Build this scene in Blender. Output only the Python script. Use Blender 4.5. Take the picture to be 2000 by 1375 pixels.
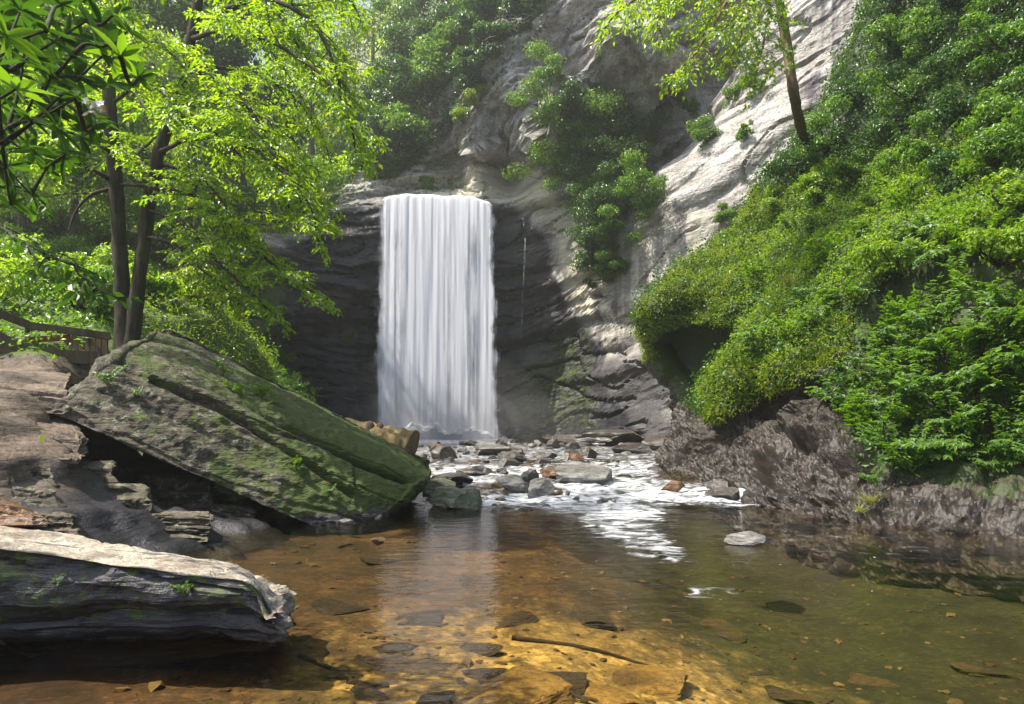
import bpy, math, random
import numpy as np
from mathutils import Vector

for o in list(bpy.data.objects):
    bpy.data.objects.remove(o, do_unlink=True)
SC = bpy.context.scene
COL = SC.collection
RAD = math.radians

# ------------------------------------------------------------------ camera
FPX, HOR, CAMZ = 1333.33, 820.0, 1.7          # focal length in photo pixels, horizon row, eye height
cam = bpy.data.cameras.new('camera')
cam.lens, cam.sensor_width = 24.0, 36.0
cam.shift_y = (HOR - 687.5) / 2000.0
cam.clip_start, cam.clip_end = 0.05, 1000
camo = bpy.data.objects.new('camera', cam)
COL.objects.link(camo)
camo.location = (0, 0, CAMZ)
camo.rotation_euler = (RAD(90), 0, 0)
SC.camera = camo

# ------------------------------------------------------------------ sky, sun, exposure
SUN = Vector((-0.49, -0.14, 0.86)).normalized()
world = bpy.data.worlds.new('World')
SC.world = world
world.use_nodes = True
wn = world.node_tree
bg = wn.nodes['Background']
sky = wn.nodes.new('ShaderNodeTexSky')
sky.sky_type = 'NISHITA'
sky.sun_disc = False
sky.sun_elevation = math.asin(SUN.z)
sky.sun_rotation = math.atan2(SUN.x, SUN.y)
sky.dust_density = 3.0
wn.links.new(sky.outputs[0], bg.inputs[0])
bg.inputs[1].default_value = 0.15
sl = bpy.data.lights.new('sun', 'SUN')
sl.energy, sl.angle, sl.color = 5.0, RAD(0.6), (1.0, 0.94, 0.82)
so = bpy.data.objects.new('sun', sl)
COL.objects.link(so)
so.location = (-30, 20, 60)
so.rotation_euler = SUN.to_track_quat('Z', 'Y').to_euler()
SC.view_settings.view_transform = 'Standard'
SC.view_settings.look = 'None'
SC.view_settings.exposure = 1.05
SC.view_settings.gamma = 1.0
SC.view_settings.use_curve_mapping = False
cy = SC.cycles
cy.use_denoising = True
cy.max_bounces = 7
cy.diffuse_bounces = 3
cy.glossy_bounces = 2
cy.transmission_bounces = 4
cy.transparent_max_bounces = 16
cy.volume_bounces = 0
cy.caustics_reflective = False
cy.caustics_refractive = False
cy.sample_clamp_indirect = 4.0

# ------------------------------------------------------------------ helpers
def P(u, v, d):
    return np.array(((u - 1000.0) * d / FPX, d, CAMZ - (v - HOR) * d / FPX))

def PP(lst):
    return np.array([P(*q) for q in lst])

def proj(V):
    y = np.maximum(V[:, 1], 0.3)
    return 1000 + V[:, 0] / y * FPX, HOR - (V[:, 2] - CAMZ) / y * FPX

def nrm(a):
    return a / np.maximum(np.linalg.norm(a, axis=-1, keepdims=True), 1e-9)

_prm = np.random.RandomState(7).permutation(512).astype(np.int64)
_grd = nrm(np.random.RandomState(8).normal(size=(512, 3)))

def pnoise(p):
    p = np.asarray(p, float)
    i = np.floor(p).astype(np.int64)
    f = p - i
    w = f * f * f * (f * (f * 6 - 15) + 10)
    out = np.zeros(len(p))
    for dx in (0, 1):
        for dy in (0, 1):
            for dz in (0, 1):
                h = _prm[(_prm[(_prm[(i[:, 0] + dx) & 511] + i[:, 1] + dy) & 511] + i[:, 2] + dz) & 511]
                g = _grd[h]
                dot = g[:, 0] * (f[:, 0] - dx) + g[:, 1] * (f[:, 1] - dy) + g[:, 2] * (f[:, 2] - dz)
                out += dot * (w[:, 0] if dx else 1 - w[:, 0]) * (w[:, 1] if dy else 1 - w[:, 1]) * (w[:, 2] if dz else 1 - w[:, 2])
    return out * 1.5

def fbm(p, oct=4, lac=2.1, gain=0.5):
    p = np.asarray(p, float)
    s, a = np.zeros(len(p)), 1.0
    for k in range(oct):
        s += a * pnoise(p + 17.3 * k)
        p, a = p * lac, a * gain
    return s

def ridged(p, oct=3):
    s, a = np.zeros(len(p)), 1.0
    for k in range(oct):
        s += a * (0.5 - np.abs(pnoise(p + 9.1 * k)))
        p, a = p * 2.1, a * 0.5
    return s

def saw(b, freq, V, seed=0.0, sharp=0.85):
    """bedding profile: every layer stands proud at its foot and recedes to its top"""
    t = b * freq
    k = np.floor(t); fr = t - k
    amp = 0.55 + 0.9 * pnoise(np.stack([k * 7.31 + seed, V[:, 0] * 0.22 + k * 1.7, V[:, 1] * 0.22], -1))
    off = 0.8 * pnoise(np.stack([k * 3.17 + seed + 50, V[:, 0] * 0.12 + k, V[:, 1] * 0.12], -1))
    prof = 0.5 - fr
    prof = np.where(fr < 1 - sharp, prof * fr / (1 - sharp), prof)
    return np.clip(amp, 0, 2) * prof + 0.6 * off

def sstep(x, a, b):
    t = np.clip((x - a) / (b - a), 0, 1)
    return t * t * (3 - 2 * t)

def polymask(u, v, poly, feather):
    """1 inside the polygon, 0 outside, soft over +-feather"""
    inside = np.zeros(len(u), bool)
    dist = np.full(len(u), 1e9)
    n = len(poly)
    for k in range(n):
        (x1, y1), (x2, y2) = poly[k], poly[(k + 1) % n]
        ex, ey = x2 - x1, y2 - y1
        t = np.clip(((u - x1) * ex + (v - y1) * ey) / (ex * ex + ey * ey + 1e-9), 0, 1)
        dist = np.minimum(dist, np.hypot(u - x1 - t * ex, v - y1 - t * ey))
        c = ((y1 > v) != (y2 > v)) & (u < (x2 - x1) * (v - y1) / (y2 - y1 + 1e-12) + x1)
        inside ^= c
    s = np.where(inside, dist, -dist)
    return sstep(s, -feather, feather)

class MB:
    def __init__(self):
        self.V, self.F3, self.F4, self.n = [], [], [], 0
    def add(self, V, F):
        V = np.asarray(V, float); F = np.asarray(F, np.int64)
        if len(F):
            (self.F3 if F.shape[1] == 3 else self.F4).append(F + self.n)
        self.V.append(V); self.n += len(V)
        return self
    def mesh(self, name, smooth=True):
        V = np.concatenate(self.V) if self.V else np.zeros((0, 3))
        f3 = np.concatenate(self.F3) if self.F3 else np.zeros((0, 3), np.int64)
        f4 = np.concatenate(self.F4) if self.F4 else np.zeros((0, 4), np.int64)
        me = bpy.data.meshes.new(name)
        me.vertices.add(len(V)); me.vertices.foreach_set('co', V.astype(np.float32).ravel())
        idx = np.concatenate([f3.ravel(), f4.ravel()]).astype(np.int32)
        me.loops.add(len(idx)); me.loops.foreach_set('vertex_index', idx)
        n3, n4 = len(f3), len(f4)
        me.polygons.add(n3 + n4)
        st = np.concatenate([np.arange(n3) * 3, n3 * 3 + np.arange(n4) * 4]).astype(np.int32)
        me.polygons.foreach_set('loop_start', st)
        me.polygons.foreach_set('use_smooth', np.full(n3 + n4, bool(smooth)))
        me.update(calc_edges=True)
        return me

def obj(name, me, mat=None, parent=None, loc=None):
    if isinstance(me, MB):
        me = me.mesh(name)
    if mat is not None and me is not None and not me.materials:
        me.materials.append(mat)
    o = bpy.data.objects.new(name, me)
    COL.objects.link(o)
    if loc is not None:
        o.location = [float(c) for c in loc]
    if parent is not None:
        o.parent = parent
    return o

def tag(o, label=None, cat=None, group=None, kind=None):
    for k, val in (('label', label), ('category', cat), ('group', group), ('kind', kind)):
        if val:
            o[k] = val
    return o

def empty(name, loc, label, cat, group=None):
    o = bpy.data.objects.new(name, None)
    COL.objects.link(o)
    o.location = [float(c) for c in loc]
    o.empty_display_size = 0.2
    return tag(o, label, cat, group)

def part(name, me, mat, parent, smooth=True):
    """mesh in world coordinates made a child of an Empty that has only a location"""
    if isinstance(me, MB):
        V0 = np.array(parent.location)
        me.V = [v - V0 for v in me.V]
        me = me.mesh(name, smooth)
    return obj(name, me, mat, parent)

def attr(me, name, vals):
    a = me.attributes.new(name, 'FLOAT', 'POINT')
    a.data.foreach_set('value', np.asarray(vals, np.float32))

def tube(mb, pts, rad, sides=6, cap=True, rough=0.0, seed=0):
    pts = np.asarray(pts, float); n = len(pts)
    rad = np.broadcast_to(np.asarray(rad, float), (n,))
    T = nrm(np.gradient(pts, axis=0))
    ref = np.array((0.0, 0.0, 1.0)) if abs(T[0][2]) < 0.85 else np.array((1.0, 0.0, 0.0))
    A = nrm(np.cross(T, ref)); B = np.cross(T, A)
    ang = np.arange(sides) * 2 * math.pi / sides
    V = pts[:, None, :] + rad[:, None, None] * (np.cos(ang)[None, :, None] * A[:, None, :] + np.sin(ang)[None, :, None] * B[:, None, :])
    V = V.reshape(-1, 3)
    if rough:
        ctr = np.repeat(pts, sides, axis=0)
        V = ctr + (V - ctr) * (1 + rough * fbm(V * np.array((5, 5, 2.0)) + seed, 3))[:, None]
    i = np.arange(n - 1)[:, None] * sides; j = np.arange(sides)[None, :]; j2 = (j + 1) % sides
    F = np.stack([i + j, i + j2, i + sides + j2, i + sides + j], -1).reshape(-1, 4)
    base = mb.n
    mb.add(V, F)
    if cap and sides > 3:
        for row, c in ((0, pts[0]), (n - 1, pts[-1])):
            k = mb.n
            mb.add(c[None], np.zeros((0, 3)))
            r = base + row * sides
            jj = np.arange(sides)
            mb.F3.append(np.stack([r + jj, r + (jj + 1) % sides, np.full(sides, k)], -1))
    return mb

def spline(pts, n):
    """Catmull-Rom through the points, n samples"""
    pts = np.asarray(pts, float)
    q = np.vstack([2 * pts[0] - pts[1], pts, 2 * pts[-1] - pts[-2]])
    t = np.linspace(0, len(pts) - 1 - 1e-6, n)
    i = t.astype(int); f = (t - i)[:, None]
    a, b, c, d = q[i], q[i + 1], q[i + 2], q[i + 3]
    return 0.5 * (2 * b + (c - a) * f + (2 * a - 5 * b + 4 * c - d) * f ** 2 + (3 * b - a - 3 * c + d) * f ** 3)

def leaves(mb, Pn, D, N, L, W, fold=0.18, droop=0.15, shape=4):
    """one folded blade per row: 4 corners (2 triangles) or 6 corners (2 quads)"""
    n = len(Pn)
    L = np.broadcast_to(L, (n,))[:, None]; W = np.broadcast_to(W, (n,))[:, None]
    D = nrm(D); S = nrm(np.cross(D, N)); N = np.cross(S, D)
    b = Pn; tip = Pn + L * D - droop * L * N
    up = fold * W * N
    if shape == 4:
        l = Pn + 0.45 * L * D + 0.5 * W * S + up; r = Pn + 0.45 * L * D - 0.5 * W * S + up
        V = np.stack([b, l, tip, r], 1).reshape(-1, 3)
        k = np.arange(n)[:, None] * 4
        F = np.concatenate([k + np.array((0, 3, 2)), k + np.array((0, 2, 1))])
    else:
        q = 0.35 * droop * L * N
        l1 = Pn + 0.28 * L * D + 0.44 * W * S + up - q * 0.3; r1 = Pn + 0.28 * L * D - 0.44 * W * S + up - q * 0.3
        l2 = Pn + 0.66 * L * D + 0.42 * W * S + up - q; r2 = Pn + 0.66 * L * D - 0.42 * W * S + up - q
        V = np.stack([b, l1, l2, tip, r2, r1], 1).reshape(-1, 3)
        k = np.arange(n)[:, None] * 6
        F = np.concatenate([k + np.array((0, 3, 2, 1)), k + np.array((0, 5, 4, 3))])
    mb.add(V, F)

# ------------------------------------------------------------------ materials
def newmat(name):
    m = bpy.data.materials.new(name)
    m.use_nodes = True
    nt = m.node_tree
    nt.nodes.clear()
    return m, nt, nt.nodes, nt.links

class G:
    """tiny node helper"""
    def __init__(self, nt):
        self.nt, self.L = nt, nt.links
    def n(self, t, **kw):
        nd = self.nt.nodes.new(t)
        for k, v in kw.items():
            setattr(nd, k, v)
        return nd
    def put(self, sock, val):
        if isinstance(val, bpy.types.NodeSocket):
            self.L.new(val, sock)
        elif isinstance(val, (tuple, list)) and len(val) == 3 and sock.type == 'RGBA':
            sock.default_value = (*val, 1)
        else:
            sock.default_value = val
    def pos(self, scale=(1, 1, 1), rot=(0, 0, 0), obj=False):
        src = self.n('ShaderNodeTexCoord').outputs['Object'] if obj else self.n('ShaderNodeNewGeometry').outputs['Position']
        mp = self.n('ShaderNodeMapping')
        self.L.new(src, mp.inputs['Vector'])
        mp.inputs['Scale'].default_value = scale
        mp.inputs['Rotation'].default_value = rot
        return mp.outputs[0]
    def noise(self, vec, scale, detail=4, rough=0.55, dist=0.0):
        nd = self.n('ShaderNodeTexNoise')
        self.L.new(vec, nd.inputs['Vector'])
        nd.inputs['Scale'].default_value = scale
        nd.inputs['Detail'].default_value = detail
        nd.inputs['Roughness'].default_value = rough
        nd.inputs['Distortion'].default_value = dist
        return nd.outputs['Fac']
    def ramp(self, fac, a, b, lo=0.0, hi=1.0):
        nd = self.n('ShaderNodeMapRange', interpolation_type='SMOOTHSTEP')
        self.put(nd.inputs[0], fac)
        for k, v in zip((1, 2, 3, 4), (a, b, lo, hi)):
            nd.inputs[k].default_value = v
        return nd.outputs[0]
    def math(self, op, a, b=0.0):
        nd = self.n('ShaderNodeMath', operation=op)
        self.put(nd.inputs[0], a); self.put(nd.inputs[1], b)
        return nd.outputs[0]
    def mix(self, fac, a, b, mode='MIX'):
        nd = self.n('ShaderNodeMix', data_type='RGBA', blend_type=mode)
        self.put(nd.inputs[0], fac); self.put(nd.inputs[6], a); self.put(nd.inputs[7], b)
        return nd.outputs[2]
    def attr(self, name):
        return self.n('ShaderNodeAttribute', attribute_name=name).outputs['Fac']
    def bump(self, h, strength=0.5, dist=0.1, normal=None):
        nd = self.n('ShaderNodeBump')
        self.put(nd.inputs['Height'], h)
        nd.inputs['Strength'].default_value = strength
        nd.inputs['Distance'].default_value = dist
        if normal is not None:
            self.L.new(normal, nd.inputs['Normal'])
        return nd.outputs[0]
    def out(self, surf, vol=None):
        o = self.n('ShaderNodeOutputMaterial')
        if surf is not None:
            self.L.new(surf, o.inputs['Surface'])
        if vol is not None:
            self.L.new(vol, o.inputs['Volume'])

def rock_mat(name, c1, c2, c3=None, rough=0.8, bump=0.5, strata=(0.5, 0.5, 5.0), srot=(0, 0, 0), scale=1.0,
             use_attr=True, lichen=None, obj_space=False, wetcol=(0.019, 0.018, 0.021), wetrough=0.28,
             mosscol=((0.035, 0.06, 0.008), (0.09, 0.13, 0.015)), spec=0.4, crack=0.35, frac=0.6, fineb=0.45):
    m, nt, N, L = newmat(name)
    g = G(nt)
    p = g.pos(obj=obj_space)
    ps = g.pos(strata, srot, obj=obj_space)
    big = g.noise(p, 0.5 * scale, 5, 0.6)
    st = g.noise(ps, 1.0 * scale, 6, 0.65, 0.6)
    fine = g.noise(p, 9.0 * scale, 6, 0.7)
    col = g.mix(g.ramp(big, 0.35, 0.65), c1, c2)
    col = g.mix(g.ramp(st, 0.42, 0.68), col, c3 or tuple(0.45 * x for x in c1))
    fc = g.ramp(g.math('ADD', g.math('MULTIPLY', fine, 0.6), g.math('MULTIPLY', g.noise(p, 33.0 * scale, 4, 0.7), 0.4)), 0.36, 0.64)
    col = g.mix(0.75, col, g.mix(fc, (0.16, 0.16, 0.16), (0.84, 0.84, 0.84)), 'OVERLAY')
    if lichen:
        ln = g.noise(p, 5.0 * scale, 6, 0.8)
        col = g.mix(g.ramp(ln, 0.54, 0.60), col, lichen)
        col = g.mix(g.ramp(g.noise(p, 3.1 * scale, 6, 0.8), 0.56, 0.62), col, tuple(0.3 * x for x in c1))
    rn = g.n('ShaderNodeTexNoise', noise_type='RIDGED_MULTIFRACTAL')
    L.new(ps, rn.inputs['Vector']); rn.inputs['Scale'].default_value = 0.9 * scale; rn.inputs['Detail'].default_value = 6
    rn.inputs['Roughness'].default_value = 0.55; rn.inputs['Lacunarity'].default_value = 2.3; rn.inputs['Distortion'].default_value = 0.3
    rf = rn.outputs['Fac']
    col = g.mix(g.math('MULTIPLY', g.ramp(rf, 1.0, 1.5), frac), col, tuple(0.28 * x for x in c1))
    r = rough
    if use_attr:
        col = g.mix(g.math('MULTIPLY', g.attr('pale'), g.ramp(st, 0.75, 0.45, 0.35, 1.0)), col, (0.47, 0.44, 0.35))
        wet = g.math('MULTIPLY', g.attr('wet'), g.ramp(big, 0.2, 0.5, 0.75, 1.0))  # besides damp rock, also carries shade painted on left bank and near slab
        dk = g.mix(g.ramp(st, 0.35, 0.7), wetcol, tuple(2.4 * x for x in wetcol))
        col = g.mix(wet, col, dk)
        r = g.ramp(wet, 0.0, 1.0, rough, wetrough)
        stn = g.attr('stain')
        strk = g.noise(g.pos((1.3, 1.3, 0.07)), 1.0, 4, 0.6)
        sm = g.math('MULTIPLY', stn, g.ramp(strk, 0.42, 0.6))
        col = g.mix(sm, col, (0.085, 0.07, 0.085))
        mo = g.math('MULTIPLY', g.attr('moss'), 1.0)
        mn = g.noise(p, 3.5 * scale, 6, 0.7)
        mf = g.ramp(g.math('ADD', mo, g.math('MULTIPLY', g.math('SUBTRACT', mn, 0.5), 1.6)), 0.35, 0.6)
        col = g.mix(mf, col, g.mix(g.noise(p, 12, 4), mosscol[0], mosscol[1]))
    h = g.math('ADD', g.math('MULTIPLY', st, 0.8), g.math('MULTIPLY', fine, fineb))
    vor = g.n('ShaderNodeTexVoronoi', feature='DISTANCE_TO_EDGE')
    wv = g.n('ShaderNodeVectorMath', operation='ADD')
    nv = g.n('ShaderNodeTexNoise'); L.new(p, nv.inputs['Vector']); nv.inputs['Scale'].default_value = 1.2 * scale
    L.new(ps, wv.inputs[0]); L.new(nv.outputs['Color'], wv.inputs[1])
    L.new(wv.outputs[0], vor.inputs['Vector']); vor.inputs['Scale'].default_value = 0.6 * scale
    crk = g.ramp(vor.outputs['Distance'], 0.0, 0.025, 0.0, 1.0)
    h = g.math('ADD', h, g.math('MULTIPLY', crk, crack))
    h = g.math('SUBTRACT', h, g.math('MULTIPLY', rf, 0.3))
    h = g.math('ADD', h, g.math('MULTIPLY', g.noise(p, 40 * scale, 3, 0.6), 0.10 * fineb / 0.45))
    b = g.n('ShaderNodeBsdfPrincipled')
    g.put(b.inputs['Base Color'], col); g.put(b.inputs['Roughness'], r)
    b.inputs['Specular IOR Level'].default_value = spec
    L.new(g.bump(h, bump, 0.12 / scale), b.inputs['Normal'])
    g.out(b.outputs[0])
    return m

def leaf_mat(name, ca, cb, ta, tb, trans=0.45, gloss=0.05, grough=0.5, glf=0.13):
    m, nt, N, L = newmat(name)
    g = G(nt)
    rnd = g.n('ShaderNodeNewGeometry').outputs['Random Per Island']
    d = g.n('ShaderNodeBsdfDiffuse'); g.put(d.inputs['Color'], g.mix(rnd, ca, cb))
    t = g.n('ShaderNodeBsdfTranslucent'); g.put(t.inputs['Color'], g.mix(rnd, ta, tb))
    mx = g.n('ShaderNodeMixShader'); mx.inputs[0].default_value = trans
    L.new(d.outputs[0], mx.inputs[1]); L.new(t.outputs[0], mx.inputs[2])
    gl = g.n('ShaderNodeBsdfGlossy'); gl.inputs['Roughness'].default_value = grough
    gl.inputs['Color'].default_value = (0.9, 0.95, 0.9, 1)
    m2 = g.n('ShaderNodeMixShader')
    lw = g.n('ShaderNodeFresnel'); lw.inputs['IOR'].default_value = 1.25 + gloss
    L.new(g.math('MULTIPLY', lw.outputs[0], glf), m2.inputs[0])
    L.new(mx.outputs[0], m2.inputs[1]); L.new(gl.outputs[0], m2.inputs[2])
    g.out(m2.outputs[0])
    return m

def bark_mat(name, ca, cb, scale=1.0, moss=0.0):
    m, nt, N, L = newmat(name)
    g = G(nt)
    p = g.pos((9 * scale, 9 * scale, 1.6 * scale))
    n1 = g.noise(p, 1.0, 6, 0.7, 0.5); n2 = g.noise(g.pos(), 1.3, 4)
    col = g.mix(g.ramp(n1, 0.35, 0.7), ca, cb)
    if moss:
        col = g.mix(g.math('MULTIPLY', g.ramp(n2, 0.5, 0.62), moss), col, (0.06, 0.09, 0.02))
    b = g.n('ShaderNodeBsdfPrincipled')
    g.put(b.inputs['Base Color'], col); b.inputs['Roughness'].default_value = 0.9
    b.inputs['Specular IOR Level'].default_value = 0.2
    L.new(g.bump(n1, 0.8, 0.04), b.inputs['Normal'])
    g.out(b.outputs[0])
    return m

M = {}
M['cliff'] = rock_mat('cliff_rock', (0.29, 0.272, 0.247), (0.40, 0.39, 0.37), (0.175, 0.157, 0.145), strata=(0.25, 0.3, 2.2), srot=(0, RAD(-14), 0), bump=0.9, crack=0.2, fineb=0.25, wetrough=0.4, spec=0.3, wetcol=(0.013, 0.0125, 0.0155))
M['bank'] = rock_mat('bank_rock', (0.024, 0.017, 0.0115), (0.046, 0.035, 0.025), (0.011, 0.008, 0.0055), strata=(1.3, 1.3, 2.6), srot=(0.3, 0.5, 0), scale=1.0, bump=0.6, rough=0.6, crack=0.0, fineb=0.3, frac=0.8, mosscol=((0.016, 0.028, 0.005), (0.04, 0.06, 0.008)), wetcol=(0.016, 0.012, 0.0095), wetrough=0.42, spec=0.4)
M['boulder'] = rock_mat('boulder_rock', (0.062, 0.050, 0.033), (0.10, 0.084, 0.058), (0.022, 0.017, 0.011), strata=(0.4, 0.9, 9), srot=(0, RAD(27), 0), scale=1.3, bump=0.8, lichen=(0.17, 0.18, 0.115), crack=0.1, mosscol=((0.03, 0.045, 0.008), (0.075, 0.10, 0.016)))
M['slab'] = rock_mat('slab_rock', (0.27, 0.225, 0.175), (0.36, 0.32, 0.255), (0.15, 0.12, 0.09), strata=(0.7, 0.9, 7), srot=(0, RAD(9), 0), scale=1.8, bump=0.6, crack=0.08)
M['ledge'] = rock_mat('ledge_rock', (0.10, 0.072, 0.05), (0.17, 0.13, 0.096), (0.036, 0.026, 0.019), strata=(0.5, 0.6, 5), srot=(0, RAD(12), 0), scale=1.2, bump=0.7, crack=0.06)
M['wetrock'] = rock_mat('wet_rock', (0.055, 0.045, 0.038), (0.12, 0.108, 0.095), (0.03, 0.025, 0.021), strata=(1, 1, 4), scale=3.0, rough=0.3, use_attr=False, bump=0.7, obj_space=True, spec=0.6)
M['paleRock'] = rock_mat('pale_wet_rock', (0.14, 0.13, 0.115), (0.24, 0.23, 0.21), (0.06, 0.052, 0.045), strata=(1, 1, 4), scale=3.0, rough=0.35, use_attr=False, bump=0.7, obj_space=True, spec=0.6)
M['rustRock'] = rock_mat('rusty_rock', (0.11, 0.052, 0.022), (0.18, 0.09, 0.036), (0.06, 0.035, 0.02), scale=3.0, rough=0.35, use_attr=False, bump=0.7, obj_space=True, spec=0.5)
M['sunk'] = rock_mat('sunken_rock', (0.028, 0.02, 0.012), (0.055, 0.036, 0.017), (0.014, 0.010, 0.007), scale=2.0, rough=0.9, use_attr=False, bump=0.5)
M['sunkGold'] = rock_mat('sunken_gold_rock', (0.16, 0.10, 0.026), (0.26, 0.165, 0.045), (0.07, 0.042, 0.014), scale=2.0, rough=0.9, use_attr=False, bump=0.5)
M['mossRock'] = rock_mat('mossy_rock', (0.085, 0.09, 0.05), (0.16, 0.16, 0.11), (0.035, 0.05, 0.015), scale=3.0, rough=0.5, use_attr=False, bump=0.8, obj_space=True)
M['soil'] = rock_mat('soil', (0.06, 0.045, 0.025), (0.09, 0.07, 0.04), (0.04, 0.05, 0.015), rough=0.95, scale=2.0)

# ------------------------------------------------------------------ relief surfaces (terrain through measured points)
def rbf(ctrl_ab, h, smooth):
    n = len(h)
    d = np.linalg.norm(ctrl_ab[:, None] - ctrl_ab[None], axis=-1)
    K = np.where(d > 0, d * d * np.log(d + 1e-12), 0) + smooth * np.eye(n)
    Q = np.hstack([np.ones((n, 1)), ctrl_ab])
    A = np.vstack([np.hstack([K, Q]), np.hstack([Q.T, np.zeros((3, 3))])])
    w = np.linalg.solve(A, np.concatenate([h, np.zeros(3)]))
    def f(ab):
        out = np.empty(len(ab))
        for s in range(0, len(ab), 20000):
            q = ab[s:s + 20000]
            r = np.linalg.norm(q[:, None] - ctrl_ab[None], axis=-1)
            out[s:s + 20000] = (np.where(r > 0, r * r * np.log(r + 1e-12), 0)) @ w[:n] + w[n] + q @ w[n + 1:]
        return out
    return f

class Relief:
    def __init__(self, ctrl, n, smooth=0.3):
        self.n = nrm(np.array(n, float))
        self.e1 = nrm(np.cross(np.array((0, 0, 1.0)), self.n))
        self.e2 = np.cross(self.n, self.e1)
        ab = np.stack([ctrl @ self.e1, ctrl @ self.e2], -1)
        self.f = rbf(ab, ctrl @ self.n, smooth)
        self.ab = ab
    def grid(self, a0, a1, b0, b1, step, disp, warp=None):
        na, nb = int((a1 - a0) / step) + 1, int((b1 - b0) / step) + 1
        A, B = np.meshgrid(np.linspace(a0, a1, na), np.linspace(b0, b1, nb), indexing='ij')
        ab = np.stack([A.ravel(), B.ravel()], -1)
        h = self.f(ab)
        V = ab[:, :1] * self.e1 + ab[:, 1:] * self.e2 + h[:, None] * self.n
        self.shape = (na, nb)
        Nn = self.normals(V)
        V = V + disp(V, Nn)
        self.V, self.N = V, self.normals(V)
        i = (np.arange(na - 1)[:, None] * nb + np.arange(nb - 1)[None]).ravel()
        self.F = np.stack([i, i + nb, i + nb + 1, i + 1], -1)
        return self
    def normals(self, V):
        G3 = V.reshape(*self.shape, 3)
        N = np.cross(np.gradient(G3, axis=0), np.gradient(G3, axis=1)).reshape(-1, 3)
        N = nrm(N)
        return N * np.sign((N @ self.n))[:, None]
    def build(self, name, mat, keep=None, smooth=True, **attrs):
        F = self.F
        V = self.V
        if keep is not None:
            F = F[keep[F].all(1)]
            used = np.unique(F)
            re = np.full(len(V), -1); re[used] = np.arange(len(used))
            F = re[F]; V = V[used]
            attrs = {k: a[used] for k, a in attrs.items()}
        # face orientation towards n
        if len(F):
            c = np.cross(V[F[0, 1]] - V[F[0, 0]], V[F[0, 2]] - V[F[0, 0]])
            if c @ self.n < 0:
                F = F[:, ::-1]
        me = MB().add(V, F).mesh(name, smooth)
        for k in ('wet', 'moss', 'stain', 'pale'):
            attr(me, k, attrs.get(k, np.zeros(len(V))))
        o = obj(name, me, mat)
        return tag(o, kind='structure')
    def hit(self, u, v, d0=6.0, d1=45.0):
        """first point along the view line through photo pixel (u,v) that meets the surface"""
        ds = np.linspace(d0, d1, 400)
        pts = np.stack([(u - 1000) * ds / FPX, ds, CAMZ - (v - HOR) * ds / FPX], -1)
        g = pts @ self.n - self.f(np.stack([pts @ self.e1, pts @ self.e2], -1))
        k = np.where((g[:-1] > 0) & (g[1:] <= 0))[0]
        return pts[k[0]] if len(k) else None
# ================================================================== THE SETTING
# ------------------------------------------------------------------ cliff with the falls
cl_ctrl = PP([
    (720, 858, 46.5), (850, 858, 46.8), (980, 858, 46.5), (720, 600, 46.2), (850, 600, 46.4), (980, 600, 46.4),
    (720, 420, 45.6), (850, 400, 45.5), (960, 408, 45.6), (700, 380, 46.6), (800, 372, 47.2), (900, 352, 48.6), (1000, 338, 48.4),
    (1100, 858, 45), (1100, 650, 46), (1080, 520, 45.6), (1020, 460, 45.9), (1050, 400, 44.4), (1130, 500, 43.2), (1160, 600, 42.9), (1040, 355, 46),
    (1180, 720, 42), (1200, 860, 40), (1280, 780, 37), (1280, 860, 36), (1200, 600, 41.2), (1300, 500, 38.5), (1400, 440, 36.5),
    (1250, 430, 39.8), (1300, 330, 39.5), (1400, 250, 38.5), (1450, 350, 36), (1500, 600, 34), (1500, 860, 32), (1700, 500, 31),
    (1150, 430, 43.2), (1150, 300, 43.8), (1100, 230, 45.0), (1500, 150, 36.5), (1600, 50, 34.5), (1650, -100, 33.5), (1450, 100, 38), (1520, -150, 36), (1800, 100, 31), (1800, -200, 31),
    (1345, 222, 42.6), (1300, 252, 43.2), (1395, 140, 41.8), (1440, 40, 40.5),
    (1200, 205, 42.0), (1260, 228, 41.8), (1110, 192, 43.2), (1200, 126, 39.2), (1310, 116, 38.5), (1095, 150, 40.9), (1200, 60, 39.9), (1000, 225, 43.8), (900, 285, 45.4), (1080, 60, 42.8), (1300, 60, 39.2),
    (1200, -100, 42), (1350, -50, 40), (950, 250, 44.6), (830, 315, 46.8), (1340, 190, 41.5),
    (1000, 305, 47.2), (900, 325, 48), (1085, 215, 44.6),
    (900, 100, 48.5), (800, 200, 49.5), (720, 300, 50), (800, 110, 52), (690, 290, 64), (712, 190, 70), (765, 60, 76), (810, -60, 80), (900, 0, 50.5), (1000, 0, 46.8), (880, -60, 54), (980, -200, 51), (1100, -250, 46),
    (600, 480, 44.6), (600, 800, 45.2), (500, 500, 42), (500, 800, 43), (400, 600, 38.5), (400, 800, 39.5), (200, 600, 33), (0, 520, 28), (200, 800, 33.5),
    (640, 398, 45.4), (600, 378, 47.5), (500, 400, 46), (400, 420, 44), (560, 330, 56), (640, 340, 55), (660, 290, 62), (520, 300, 62), (400, 300, 58), (200, 330, 46), (0, 350, 38),
])
cliff = Relief(cl_ctrl, (-0.12, -0.95, 0.28), 0.08)

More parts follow.
